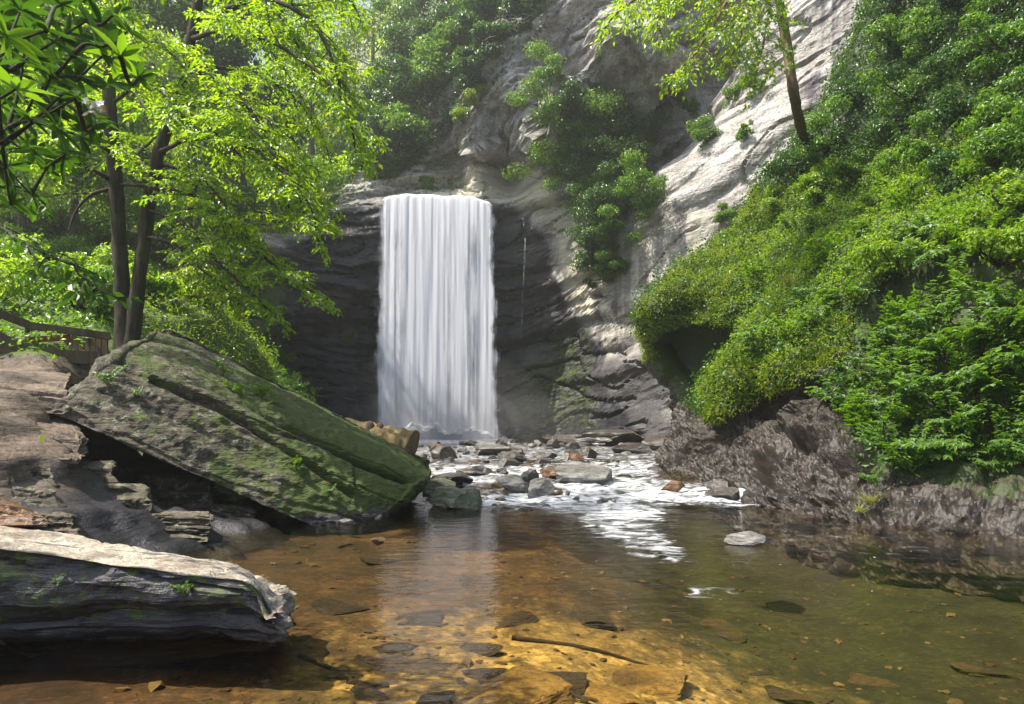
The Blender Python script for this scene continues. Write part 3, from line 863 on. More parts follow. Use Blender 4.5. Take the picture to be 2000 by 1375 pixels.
def strata_disp(amp, nlay, fine=0.02, lay=0.06, freq=0.9, seed=0.0, axis=1):
    def f(V, S, out):
        t = S[:, axis] * nlay + 0.35 * fbm(S * np.array((3, 1, 3)) + seed, 3)
        st = fbm(np.stack([S[:, 0] * 1.8, t * 1.2, S[:, 2] * 1.5], -1) + seed, 4)
        step = np.tanh(4 * pnoise(np.stack([S[:, 0] * 0.8, t * 0.9, S[:, 2]], -1) + seed + 5))
        groove = -np.clip(0.07 - np.abs(pnoise(np.stack([S[:, 0] * 0.7, t * 0.55, S[:, 2] * 0.7], -1) + seed + 11)), 0, 1) / 0.07
        side = 1 - np.abs(out[:, 2:3] * 0 + (out @ np.array((0, 0, 1.0)))[:, None]) * 0.5
        sw = saw(S[:, axis] + 0.03 * fbm(S * np.array((2.5, 0.5, 2)) + seed, 3), nlay * 1.0, V, seed)
        d = amp * fbm(V * freq + seed, 4) + 1.1 * lay * sw + 0.6 * lay * st + lay * 0.8 * step + lay * 1.3 * groove + fine * fbm(V * 6 + seed, 4)
        return d[:, None] * out * side
    return f

# the long tilted slab boulder
BC = [P(60, 800, 9.9), P(690, 1075, 11.2), P(846, 935, 12.7), P(222, 676, 11.3),
      P(200, 790, 13.6), P(760, 1040, 14.6), P(860, 905, 15.0), P(318, 622, 14.4)]
def bbend(S):
    S = S.copy()
    k = 4 * S[:, 0] * (1 - S[:, 0])
    S[:, 1] = S[:, 1] + 0.20 * k * (1 - S[:, 1]) ** 2 + 0.05 * k * S[:, 1] ** 3
    S[:, 0] = S[:, 0] + 0.05 * (1 - S[:, 0]) * (S[:, 1] - 0.5)
    return S
def bdisp(V, S, out):
    d = strata_disp(0.11, 6, 0.04, 0.05, 1.0, 2.0)(V, S, out)
    u, v = proj(V)
    # the open bedding crack and the block step at the upper left
    lines = [[(221, 688), (293, 695), (416, 754), (565, 839), (700, 900), (807, 948)], [(297, 742), (430, 800), (560, 880), (690, 970)]]
    dd = np.zeros(len(V))
    for ln, a, wd in ((lines[0], 0.30, 6), (lines[1], 0.14, 5)):
        x = np.array([q[0] for q in ln]); y = np.array([q[1] for q in ln])
        yy = np.interp(u, x, y)
        on = (u > x[0] - 5) & (u < x[-1])
        dd -= a * np.exp(-((v - yy) / wd) ** 2) * on
        dd += 0.10 * a * 4 * sstep(yy - v, 0, 14) * on * (v > yy - 80)
    front = sstep(-out[:, 1], 0.2, 0.7)
    return d + (dd * front)[:, None] * out
def bmossf(V, S, out):
    u, v = proj(V)
    n = fbm(V * 1.2, 4)
    return np.clip(0.32 + 0.42 * sstep(u, 380, 700) + 0.3 * n + 0.15 * sstep(out[:, 2], 0.2, 0.9) - 0.3 * sstep(u, 330, 150), 0, 1) * sstep(V[:, 2], -0.1, 0.3)
boulder = hexrock('tilted_boulder', BC, (150, 60, 50), bdisp, M['boulder'],
                  'huge tilted slab boulder with bedding cracks, moss and lichen, dipping into the pool', 'boulder', bmossf,
                  lambda V, S, out: sstep(0.30 - V[:, 2], 0, 0.25) * 0.9)

# pale flat slab in the near left corner
SC8 = [P(-420, 1400, 5.15), P(560, 1275, 5.3), P(556, 1136, 5.0), P(-420, 1012, 4.75),
       P(-420, 1130, 6.8), P(570, 1190, 6.3), P(545, 1108, 6.1), P(-330, 962, 6.9)]
UPZ = np.array((0, 0, 1.0))
def slabdisp(V, S, out):
    d = strata_disp(0.07, 5, 0.012, 0.045, 1.4, 7.0)(V, S, out)
    und = -0.10 * sstep(-out[:, 1], 0.3, 0.8) * sstep(0.62 - S[:, 1], 0, 0.5) * sstep(0.97 - S[:, 0], 0, 0.2)   # undercut front
    rag = 0.09 * fbm(np.stack([V[:, 1] * 4, V[:, 2] * 11, V[:, 0]], -1), 4) * sstep(out[:, 0], 0.3, 0.8)
    rag = rag + 0.03 * saw(S[:, 1] + 0.05 * fbm(V * 2.5, 2), 9, V * 3, 4.0) * sstep(out[:, 0] - 0.4 * out[:, 1], 0.1, 0.6)
    cen = -0.03 * np.clip(1 - np.abs(pnoise(V * np.array((1.6, 2.4, 0.5)) + 4)) / 0.05, 0, 1) * sstep(out[:, 2], 0.5, 0.9)
    drop = -0.17 * sstep(S[:, 0] + 0.03 * fbm(V * 5.0, 3), 0.90, 1.0) * S[:, 1] * (1.2 - 0.5 * S[:, 2])
    return d + (und + rag + cen)[:, None] * out + drop[:, None] * UPZ
slab = hexrock('flat_slab', SC8, (150, 34, 50), slabdisp, M['slab'],
               'pale flat rock slab in the near corner with dark mossy undercut front', 'boulder',
               lambda V, S, out: 0.36 * sstep(-out[:, 1], 0.35, 0.8) * sstep(V[:, 2], 0.05, 0.25) + 0.35 * sstep(S[:, 0], 0.86, 0.97) * sstep(out[:, 2], -0.2, 0.4) * 0.8,
               lambda V, S, out: np.maximum(1.0 * sstep(-out[:, 1], 0.25, 0.6), sstep(0.12 - V[:, 2], 0, 0.1)))  # whole front darkened as painted shade; only the waterline is wet

# layered block at the boulder's foot
LB8 = [P(285, 1062, 9.2), P(405, 1062, 9.1), P(415, 1006, 9.3), P(290, 1002, 9.4), P(300, 1050, 10.1), P(405, 1050, 10.0), P(412, 996, 10.1), P(300, 995, 10.2)]
hexrock('layered_block', LB8, (34, 26, 20), strata_disp(0.04, 6, 0.01, 0.05, 2.0, 3.0), M['boulder'],
        'small square layered rock block at the water edge under the tilted boulder', 'rock', lambda V, S, out: 0.25 + 0 * V[:, 0])
hexrock('flat_ledge_stone', [P(115, 1035, 8.4), P(290, 1045, 8.9), P(285, 1022, 9.1), P(120, 1010, 8.7), P(130, 1020, 9.6), P(290, 1030, 9.9), P(285, 1010, 10), P(135, 1000, 9.8)],
        (30, 10, 14), strata_disp(0.04, 3, 0.01, 0.03, 2.0, 13.0), M['boulder'], 'low dark flat stone left of the layered block under the boulder', 'rock')
hexrock('dark_stone', [P(5, 1010, 7.6), P(125, 1015, 8.0), P(100, 955, 8.2), P(20, 948, 7.9), P(20, 1000, 8.8), P(130, 1000, 9), P(110, 950, 9), P(30, 945, 8.8)],
        (26, 16, 16), strata_disp(0.07, 4, 0.01, 0.03, 2.0, 23.0), M['boulder'], 'rounded dark grey stone behind the rusty stone at the left edge', 'rock')
hexrock('rusty_stone', [P(-90, 1030, 6.6), P(100, 1028, 7.0), P(80, 1005, 7.2), P(-60, 958, 7.0), P(-70, 1010, 7.6), P(90, 1010, 7.8), P(75, 1000, 7.9), P(-40, 952, 7.7)],
        (26, 14, 14), strata_disp(0.05, 5, 0.01, 0.03, 2.0, 33.0), M['rustRock'], 'rusty orange layered stone behind the pale slab at the left edge', 'rock')
hexrock('ledge_slab', [P(-150, 800, 9.3), P(130, 812, 10.2), P(135, 745, 10.8), P(-150, 700, 10.4), P(-150, 760, 12), P(150, 780, 12.4), P(140, 722, 12.4), P(-150, 690, 12)],
        (60, 24, 24), strata_disp(0.08, 5, 0.012, 0.08, 1.4, 43.0), M['ledge'], 'broad tan bedrock ledge sloping below the wooden railing', 'rock ledge', lambda V, S, out: np.full(len(V), 0.08))
hexrock('ledge_slab', [P(-150, 915, 8.2), P(165, 905, 9.0), P(155, 850, 9.6), P(-150, 775, 9.2), P(-150, 860, 10.6), P(175, 880, 11), P(150, 795, 11), P(-150, 770, 10.8)],
        (60, 24, 24), strata_disp(0.08, 4, 0.012, 0.06, 1.4, 53.0), M['ledge'], 'lower tan bedrock ledge with dappled sun beside the boulder tip', 'rock ledge', lambda V, S, out: np.full(len(V), 0.05))
for k, (u0, v0, u1, v1, d, lab) in enumerate([(-40, 905, 110, 955, 8.6, 'dark flat block wedged below the lower bedrock ledge'), (90, 900, 230, 950, 9.6, 'dark block in the shadow under the boulder tip'), (150, 945, 300, 1000, 9.4, 'rounded dark rock in the black hollow under the boulder'),
                                        (260, 930, 420, 985, 11.2, 'dim rock deep in the hollow under the tilted boulder'), (30, 1000, 150, 1040, 7.4, 'thin dark slab just behind the pale near slab'), (400, 985, 500, 1015, 10.9, 'low wet rock at the boulder foot by the waterline'),
                                        (-120, 955, 10, 1000, 7.6, 'dark stacked stone at the left edge')]):
    hexrock('stacked_rock', [P(u0, v1 + 12, d), P(u1, v1 + 12, d), P(u1 - 8, v0 + 8, d + 0.2), P(u0 + 10, v0, d + 0.15), P(u0, v1, d + 1), P(u1, v1, d + 1), P(u1 - 14, v0, d + 1), P(u0 + 14, v0 - 4, d + 1)],
            (26, 14, 16), strata_disp(0.08, 4, 0.02, 0.05, 1.6, 71.0 + 7 * k), M['boulder'], lab, 'rock')
# pale boulder among the shrubs on the left slope
hexrock('pale_boulder', [P(60, 625, 20), P(165, 625, 20), P(150, 555, 20.6), P(85, 550, 20.5), P(70, 610, 22), P(170, 605, 22), P(150, 540, 22), P(90, 538, 22)],
        (24, 20, 20), strata_disp(0.12, 4, 0.02, 0.05, 1.0, 63.0), M['cliff'], 'pale grey boulder half hidden by shrubs behind the railing', 'boulder')

# ---- faceted loose stones
def ico(sub):
    import bmesh
    bm = bmesh.new()
    bmesh.ops.create_icosphere(bm, subdivisions=sub, radius=1.0)
    V = np.array([v.co[:] for v in bm.verts]); F = np.array([[v.index for v in f.verts] for f in bm.faces])
    bm.free()
    return V, F
IV, IF = ico(4)
def stone_mesh(seed, flat=0.55, planes=11, smooth=False):
    r = np.random.RandomState(seed)
    V = IV * np.array((1, r.uniform(0.6, 0.95), flat * r.uniform(0.8, 1.2)))
    for k in range(planes):
        n = nrm(r.normal(size=3) * np.array((1, 1, 0.8)))
        ext = (V @ n).max()
        d = ext * r.uniform(0.42, 0.8)
        V = V - n * np.clip(V @ n - d, 0, None)[:, None]
    out = nrm(V)
    V = V + out * (0.05 * fbm(V * 2.2 + seed, 3) + 0.03 * fbm(V * np.array((3, 3, 9)) + seed, 3) + 0.012 * fbm(V * 11, 2))[:, None]
    V[:, 2] -= V[:, 2].min() * 1.0
    V /= (V[:, 0].max() - V[:, 0].min())
    V[:, 2] -= 0.25 * V[:, 2].max()
    return MB().add(V, IF).mesh('stone', False)
STONES = {mk: [stone_mesh(100 * i + hash_) for i in range(7)] for hash_, mk in enumerate(('wetrock', 'paleRock', 'mossRock', 'rustRock'))}
for mk, l_ in STONES.items():
    for me in l_:
        me.materials.append(M[mk])
FLATST = {mk: [stone_mesh(911 + 31 * i, 0.2, 9) for i in range(6)] for mk in ('sunk', 'sunkGold')}
for mk, l_ in FLATST.items():
    for me in l_:
        me.materials.append(M[mk])

def stone(name, mk, idx, u, v, wpx, hpx, label, group=None, d=None, rz=0.0, flat=False, z=None, cat='rock'):
    """stone whose waterline sits at photo row v"""
    if d is None:
        d = 8.0
        for _ in range(40):
            d = (CAMZ - waterlevel(d)) * FPX / max(v - HOR, 1)
    me = (FLATST if flat else STONES)[mk][idx % (6 if flat else 7)]
    o = bpy.data.objects.new(name, me)
    COL.objects.link(o)
    wm = wpx * d / FPX
    dims = max(vv.co.z for vv in me.vertices)
    hz = (hpx * d / FPX) / dims
    p = P(u, v, d)
    o.location = (p[0], p[1] + 0.25 * wm, float(waterlevel(d)) - 0.02 if z is None else z)
    o.scale = (wm, wm * 0.85, hz)
    o.rotation_euler = (0, 0, rz)
    return tag(o, label, cat, group)

stone('river_stone', 'mossRock', 0, 865, 992, 95, 42, 'green mossy stone in the water at the tip of the tilted boulder')
stone('river_stone', 'mossRock', 1, 908, 992, 72, 38, 'squat mossy green stone right of the boulder tip at the pool edge')
stone('river_stone', 'mossRock', 2, 850, 960, 70, 30, 'mossy stone tucked behind the boulder tip beside the driftwood')
stone('river_stone', 'paleRock', 1, 1005, 960, 82, 34, 'pale wet angular rock in the white water, left of the textured rock', rz=0.4)
stone('river_stone', 'paleRock', 2, 1052, 968, 66, 34, 'grey blocky rock in the white water beside the pale angular rock', rz=1.4)
stone('river_stone', 'paleRock', 3, 1150, 942, 130, 40, 'large pale triangular rock splitting the rapids', rz=0.2)
stone('river_stone', 'rustRock', 0, 1310, 962, 62, 24, 'rusty brown rock alone in the foaming rapids')
stone('river_stone', 'wetrock', 4, 1415, 955, 55, 28, 'dark rock at the top of the small cascade by the bank', d=15.0)
stone('river_stone', 'wetrock', 5, 1428, 975, 80, 24, 'dark flat ledge rock the small cascade pours over', d=14.2)
stone('river_stone', 'wetrock', 0, 930, 930, 70, 22, 'dark flat rock in the rapids behind the pale angular rock')
stone('river_stone', 'wetrock', 1, 890, 945, 90, 22, 'long dark flat rock just behind the mossy stones')
stone('river_stone', 'rustRock', 1, 1088, 935, 60, 24, 'reddish brown rock touching the large triangular rock')
stone('river_stone', 'paleRock', 4, 950, 890, 70, 28, 'bright pale slab tilted up nearest the foot of the falls', rz=0.3)
stone('river_stone', 'wetrock', 2, 870, 896, 50, 28, 'pointed dark rock near the driftwood below the falls')
stone('river_stone', 'wetrock', 3, 1000, 902, 60, 22, 'dark wedge rock right of the bright pale slab')
stone('river_stone', 'paleRock', 5, 1480, 1064, 92, 26, 'lone pale wet rock standing out of the open pool', rz=0.15)
stone('river_stone', 'paleRock', 0, 672, 1024, 36, 12, 'tiny pale rock in calm water below the tilted boulder')
stone('river_stone', 'rustRock', 3, 738, 1060, 30, 12, 'tiny brown rock poking out of the left pool')
rngS = np.random.RandomState(5)
zones = [('far', (805, 1290), (866, 890), 62, (8, 34)), ('mid', (815, 1280), (888, 922), 46, (10, 38)), ('near', (835, 1110), (922, 990), 26, (12, 40)), ('edge', (940, 1290), (975, 998), 8, (10, 26))]
zlab = {'far': 'small wet rock in the field before the falls',
        'mid': 'wet rock in the shallow riffle above the rapids',
        'near': 'wet rock in the rapids by the mossy stones',
        'edge': 'low wet rock where the rapids spill into the pool'}
for zn, ur, vr, cnt, wr in zones:
    for k in range(cnt):
        u, v = rngS.uniform(*ur), rngS.uniform(*vr)
        w = rngS.uniform(*wr) * (0.7 + 0.6 * rngS.rand() ** 3)
        if zn != 'edge' and u > 1150 and rngS.rand() < 0.45:
            continue
        mk = rngS.choice(['wetrock', 'paleRock', 'rustRock'], p=[0.76, 0.18, 0.06])
        stone('river_stone', mk, rngS.randint(7), u, v, w, w * rngS.uniform(0.28, 0.6), zlab[zn], 'rocks of the ' + {'far': 'rock field', 'mid': 'riffle', 'near': 'rapids', 'edge': 'pool lip'}[zn], rz=rngS.uniform(0, 6.28))
# right shore ledges at the foot of the cliff
for k, (u, v, w, h) in enumerate([(1215, 868, 150, 34), (1300, 872, 120, 30), (1130, 866, 110, 20), (1240, 884, 90, 22)]):
    stone('shore_ledge', 'wetrock', k + 1, u, v, w, h, ['broad dark ledge rock at the cliff foot right of the falls', 'ledge rock below the overhanging bank nose',
          'low dark ledge beside the splash of the falls', 'reddish ledge rock before the cliff foot'][k], d=[33, 29, 36, 26][k], rz=0.3 * k)
# submerged slabs on the pool floor
sub = [(770, 1250, 120, 0), (660, 1180, 120, 1), (830, 1190, 110, 2), (650, 1305, 110, 0), (960, 1300, 150, 1), (1080, 1300, 120, 2), (590, 1240, 60, 3), (720, 1335, 90, 1), (850, 1345, 110, 2),
       (1000, 1350, 260, 1), (1200, 1340, 200, 3), (1250, 1260, 160, 2), (1020, 1185, 120, 3), (570, 1105, 40, 0), (660, 1070, 50, 1), (740, 1090, 70, 2), (1150, 1170, 150, 3), (930, 1240, 90, 4),
       (1420, 1130, 140, 5), (1560, 1230, 120, 4), (1700, 1190, 110, 3), (1850, 1270, 160, 2), (1600, 1320, 170, 1), (1780, 1340, 120, 0), (1500, 1190, 90, 3), (1920, 1180, 120, 5)]
for k, (u, v, w, i) in enumerate(sub):
    d = 1.95 * FPX / (v - HOR)
    x = (u - 1000) * d / FPX
    zz = float(bedz(np.array([[x, d, 0.0]]))[0])
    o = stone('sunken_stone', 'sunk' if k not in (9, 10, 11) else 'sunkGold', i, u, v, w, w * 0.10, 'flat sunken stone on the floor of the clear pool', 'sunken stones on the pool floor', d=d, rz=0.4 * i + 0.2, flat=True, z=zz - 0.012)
    o.rotation_euler = (0.10 * math.sin(k * 3.1), 0.10 * math.cos(k * 2.3), 0.4 * i + 0.2 + k)

for k, (a_, b_, c_, lab) in enumerate([((585, 1290), (625, 1300), (690, 1322), 'thin dark sunken stick left of centre near the bottom edge'), ((940, 1300), (985, 1312), (1120, 1294), 'bent dark sunken branch in the golden shallows'),
                                      ((680, 1332), (720, 1338), (760, 1340), 'short dark sunken stick at the bottom edge'), ((1000, 1225), (1150, 1232), (1300, 1238), 'long faint sunken stick in mid pool'), ((1050, 1330), (1180, 1345), (1330, 1362), 'dark sunken branch across the golden slab')]):
    pts = []
    for (u, v) in (a_, b_, c_):
        d = 2.05 * FPX / (v - HOR); x = (u - 1000) * d / FPX
        pts.append((x, d, float(bedz(np.array([[x, d, 0.0]]))[0]) + 0.015))
    mb = MB(); tube(mb, spline(pts, 24), np.linspace(0.028, 0.012, 24), 8, True, 0.3, k)
    so_ = empty('sunken_stick', pts[0], lab, 'stick'); part('wood', mb, M['sunk'], so_)

# ---- driftwood log
lg = empty('driftwood_log', P(760, 885, 15.2), 'pale weathered driftwood log with two knots behind the tilted boulder', 'log')
M['driftwood'] = bark_mat('driftwood', (0.20, 0.15, 0.075), (0.09, 0.065, 0.03), 0.7, 0.25)
M['darkwood'] = bark_mat('dark_wood', (0.05, 0.035, 0.022), (0.09, 0.065, 0.04))
mb = MB(); tube(mb, spline([P(660, 832, 15.6), P(710, 846, 15.3), P(760, 858, 15.0), P(796, 868, 14.8), P(808, 872, 14.75)], 40), np.concatenate([np.linspace(0.22, 0.30, 30), np.linspace(0.30, 0.33, 6), [0.33, 0.31, 0.27, 0.2]]), 22, True, 0.22, 3)
part('trunk', mb, M['driftwood'], lg)
for (u, v) in ((722, 836), (742, 839)):
    mb = MB(); tube(mb, [P(u, v + 16, 15.1), P(u, v + 4, 15.05), P(u + 1, v - 8, 15.05), P(u, v - 14, 15.05)], [0.13, 0.11, 0.08, 0.03], 10, True, 0.3, u)
    part('branch_stub', mb, M['darkwood'], lg)
mb = MB(); tube(mb, [P(790, 880, 14.6), P(795, 886, 14.45), P(797, 890, 14.35)], [0.14, 0.1, 0.03], 10, True, 0.3, 9)
part('knot', mb, M['darkwood'], lg)

# ---- wooden railing and boardwalk edge, far left
def boxm(p0, p1, h, th):
    """board between two points, height h, thickness th"""
    p0, p1 = np.array(p0, float), np.array(p1, float)
    t = nrm(p1 - p0); s = nrm(np.cross(t, np.array((0, 0, 1.0)))); up = np.cross(s, t)
    V = []
    for q in (p0, p1):
        for a, b_ in ((-1, -1), (1, -1), (1, 1), (-1, 1)):
            V.append(q + s * a * th / 2 + up * b_ * h / 2)
    F = [(0, 1, 2, 3), (7, 6, 5, 4), (0, 4, 5, 1), (1, 5, 6, 2), (2, 6, 7, 3), (3, 7, 4, 0)]
    return MB().add(np.array(V), np.array(F))
M['oldwood'] = bark_mat('old_wood', (0.10, 0.075, 0.05), (0.05, 0.035, 0.022), 0.8)
M['redwood'] = bark_mat('red_wood', (0.30, 0.09, 0.045), (0.18, 0.055, 0.03), 0.8)
rl = empty('wooden_railing', P(60, 690, 12.6), 'weathered wooden railing with a reddish lower board above the bedrock ledges', 'railing')
for nm, a, b_, h, th, mt in (('top_rail', P(-120, 568, 11.8), P(55, 634, 12.6), 0.13, 0.16, 'oldwood'), ('top_rail', P(52, 635, 12.6), P(215, 657, 13.2), 0.13, 0.16, 'oldwood'),
                            ('lower_board', P(56, 664, 12.65), P(138, 659, 13.0), 0.11, 0.05, 'redwood'), ('base_beam', P(-60, 640, 12.0), P(45, 690, 12.3), 0.34, 0.14, 'oldwood'),
                            ('base_beam', P(40, 692, 12.3), P(190, 700, 12.9), 0.24, 0.14, 'oldwood')):
    part(nm, boxm(a, b_, h, th), M[mt], rl, False)
for u, v0, v1, d in ((53, 632, 690, 12.75), (-70, 590, 660, 12.2)):
    mb = MB(); tube(mb, [P(u, v1, d), P(u, v0, d)], 0.055, 4)
    part('post', mb, M['oldwood'], rl, False)
for k in range(9):
    u = 108 + k * 11.5
    part('plank', boxm(P(u, 700, 13.3), P(u, 655, 13.3), 0.01, 0.03) if False else boxm(P(u, 680 + k * 0.3, 13.3), P(u + 10.5, 680 + k * 0.3, 13.3), 0.42, 0.035), M['oldwood'], rl, False)

# ---- the falls
def fall_mat(name, dens, seed, edge=True):
    m, nt, N, L = newmat(name)
    g = G(nt)
    a = g.noise(g.pos((1.0, 1.0, 0.012)), 1.1 + seed * 0.13, 3, 0.5)
    b_ = g.noise(g.pos((1.0, 1.0, 0.02)), 7.5 + seed * 0.3, 5, 0.65)
    c = g.noise(g.pos((1.0, 1.0, 0.16)), 1.6 + seed * 0.2, 3, 0.5)
    s = g.math('ADD', g.math('MULTIPLY', a, 0.5), g.math('ADD', g.math('MULTIPLY', b_, 0.36), g.math('MULTIPLY', c, 0.42)))
    fac = g.ramp(g.math('ADD', s, g.math('MULTIPLY', g.math('SUBTRACT', g.attr('flow'), 0.5), 0.75)), 0.58 - dens * 0.2, 0.92 - dens * 0.2)
    fac = g.math('MULTIPLY', fac, g.ramp(g.attr('flow'), 0.0, 0.18))
    d = g.n('ShaderNodeBsdfDiffuse'); d.inputs['Color'].default_value = (0.80, 0.80, 0.85, 1)
    t = g.n('ShaderNodeBsdfTranslucent'); t.inputs['Color'].default_value = (0.80, 0.80, 0.85, 1)
    mx = g.n('ShaderNodeMixShader'); mx.inputs[0].default_value = 0.2
    L.new(d.outputs[0], mx.inputs[1]); L.new(t.outputs[0], mx.inputs[2])
    tr = g.n('ShaderNodeBsdfTransparent')
    m2 = g.n('ShaderNodeMixShader'); L.new(fac, m2.inputs[0]); L.new(tr.outputs[0], m2.inputs[1]); L.new(mx.outputs[0], m2.inputs[2])
    g.out(m2.outputs[0])
    return m

def curtain(yoff, seed, nx=170, nz=90):
    tt = np.linspace(0, 1, nz); ss = np.linspace(0, 1, nx)
    S, T = np.meshgrid(ss, tt, indexing='ij'); S, T = S.ravel(), T.ravel()
    roll = 0.14                                   # part of the length that runs over the lip
    k = np.clip((T - roll) / (1 - roll), 0, 1); r = np.clip(T / roll, 0, 1)
    ul = np.interp(k, [0, 0.1, 0.5, 1], [732, 725, 720, 716]); ur = np.interp(k, [0, 0.1, 0.5, 1], [972, 976, 982, 990])
    x = ((ul + (ur - ul) * S) - 1000) * 45 / FPX
    lip = 1.55 - (np.interp(S, [0, 0.05, 0.13, 0.3, 0.55, 0.8, 0.93, 1], [412, 395, 386, 381, 385, 387, 396, 412]) - HOR) * 45 / FPX + 0.13 * fbm(np.stack([S * 5, S * 0 + seed, S * 0], -1), 3)
    zb = 0.36
    z = np.where(T < roll, lip + 0.12 * (1 - r) ** 1.0 + 0.15, lip + 0.15 - (lip + 0.15 - zb) * k ** 1.12)
    y = np.where(T < roll, 44.7 + 2.2 * (1 - r) ** 1.3, 44.7 - 0.5 * k ** 0.55)
    fold = 0.06 * fbm(np.stack([x * 0.75, z * 0.03, x * 0 + seed], -1), 3) + 0.04 * fbm(np.stack([x * 3.2, z * 0.08, x * 0 + seed], -1), 3)
    y = y + fold * np.clip(T / roll * 0.8, 0.1, 1) + yoff * np.clip(k * 4, 0, 1)
    V = np.stack([x, y, z], -1)
    i = (np.arange(nx - 1)[:, None] * nz + np.arange(nz - 1)[None]).ravel()
    F = np.stack([i, i + 1, i + nz + 1, i + nz], -1)
    uu = ul + (ur - ul) * S
    flow = 0.62 * np.ones(len(S))
    for c, wd, am in ((0.12, 0.05, 0.12), (0.33, 0.06, 0.2), (0.48, 0.06, 0.22), (0.58, 0.045, -0.10), (0.66, 0.05, 0.1), (0.78, 0.05, -0.2), (0.72, 0.03, -0.12), (0.9, 0.05, 0.2), (0.22, 0.04, -0.12), (0.04, 0.04, -0.10)):
        flow += am * np.exp(-((S - c - 0.02 * seed) / wd) ** 2)
    flow += 0.28 * sstep(k, 0.85, 1.0) + 0.22 * sstep(0.32 - k, 0, 0.3)
    flow += 0.25 * np.exp(-((S - 0.9) / 0.09) ** 2 - ((k - 0.46) / 0.10) ** 2)
    eg = 0.02 * fbm(np.stack([S * 0 + seed, z * 0.8, S * 0], -1), 4)
    flow *= sstep(S + 1.6 * eg, 0.0, 0.17) * sstep(1 - S + 1.6 * eg, 0.0, 0.14)
    return V, F, np.clip(flow, 0, 1)
wf = empty('waterfall', ((853 - 1000) * 45 / FPX, 44.6, 0.4), 'tall white silky curtain of water dropping over the dark cliff', 'waterfall')
for k, (yo, sd, dens) in enumerate(((0.0, 1.0, 0.62), (0.45, 2.0, 0.9))):
    V, F, fl = curtain(yo, sd)
    me = MB().add(V - np.array(wf.location), F).mesh('water_curtain')
    attr(me, 'flow', fl)
    o = part('water_curtain', me, fall_mat('falling_water', dens, sd), wf)
# churning foot of the falls
fx, fy = np.meshgrid(np.linspace(0, 1, 90), np.linspace(0, 1, 40), indexing='ij'); fx, fy = fx.ravel(), fy.ravel()
xx = ((700 + 310 * fx) - 1000) * 45 / FPX
hh = 1.25 * np.sin(math.pi * fx) ** 0.5 * np.sin(math.pi * fy) ** 0.8
V = np.stack([xx, 42.9 + 2.6 * fy, 0.36 + hh * (0.7 + 0.5 * fbm(np.stack([xx * 0.9, fy * 3, xx * 0], -1), 3))], -1)
i = (np.arange(89)[:, None] * 40 + np.arange(39)[None]).ravel()
me = MB().add(V - np.array(wf.location), np.stack([i, i + 40, i + 41, i + 1], -1)).mesh('splash')
attr(me, 'flow', np.clip(0.15 + 0.5 * np.sin(math.pi * fx) ** 0.7 * np.sin(math.pi * fy), 0, 1))
part('splash', me, fall_mat('splash_water', 0.35, 3.0), wf)

# thin side trickle on the dark wall, and the little cascade by the bank
tw = empty('side_trickle', P(1016, 730, 44.9), 'thin thread of water running down the dark wall right of the falls', 'trickle')
for k, (uo, w_) in enumerate(((0, 0.10), (5, 0.06), (-4, 0.05))):
    pts = spline([P(1020 + uo, 425, 45.0), P(1024 + uo, 445, 44.6), P(1026 + uo, 480, 44.2), P(1022 + uo, 560, 44.4), P(1019 + uo, 640, 44.4), P(1015 + uo, 730, 44.2), P(1012 + uo, 850, 43.9)], 60)
    side = np.array((1.0, 0, 0)) * w_
    V = np.concatenate([pts - side + np.array((0, 0.05, 0)), pts, pts + side + np.array((0, 0.05, 0))])
    n = len(pts); a = np.arange(n - 1)
    F = np.concatenate([np.stack([a, a + n, a + n + 1, a + 1], -1), np.stack([a + n, a + 2 * n, a + 2 * n + 1, a + n + 1], -1)])
    me = MB().add(V - np.array(tw.location), F).mesh('water_thread')
    fl = np.concatenate([np.full(n, 0.1), np.full(n, 0.30) * (0.75 + 0.5 * np.random.RandomState(k).rand(n)), np.full(n, 0.1)])
    attr(me, 'flow', fl)
    part('water_thread', me, fall_mat('thread_water', 0.5, 4.0 + k), tw)
cs = empty('small_cascade', P(1458, 975, 14.0), 'small fan of white water pouring off the dark ledge rock by the bank', 'cascade')
S, T = np.meshgrid(np.linspace(0, 1, 30), np.linspace(0, 1, 20), indexing='ij'); S, T = S.ravel(), T.ravel()
p0, p1 = P(1438, 953, 14.25), P(1470, 953, 14.25)
V = p0 + (p1 - p0) * S[:, None] + np.stack([(S - 0.45) * 0.16 * T, -0.30 * T ** 0.6 - 0.05 * np.sin(S * 9), -0.27 * T ** 1.5], -1)
i = (np.arange(29)[:, None] * 20 + np.arange(19)[None]).ravel()
me = MB().add(V - np.array(cs.location), np.stack([i, i + 1, i + 21, i + 20], -1)).mesh('water_fan')
attr(me, 'flow', 0.75 * sstep(S, 0, 0.15) * sstep(1 - S, 0, 0.15))
mm = fall_mat('cascade_water', 0.4, 6.0)
for nd in mm.node_tree.nodes:
    if nd.type == 'MAPPING':
        nd.inputs['Scale'].default_value = (4, 4, 0.4)
part('water_fan', me, mm, cs)
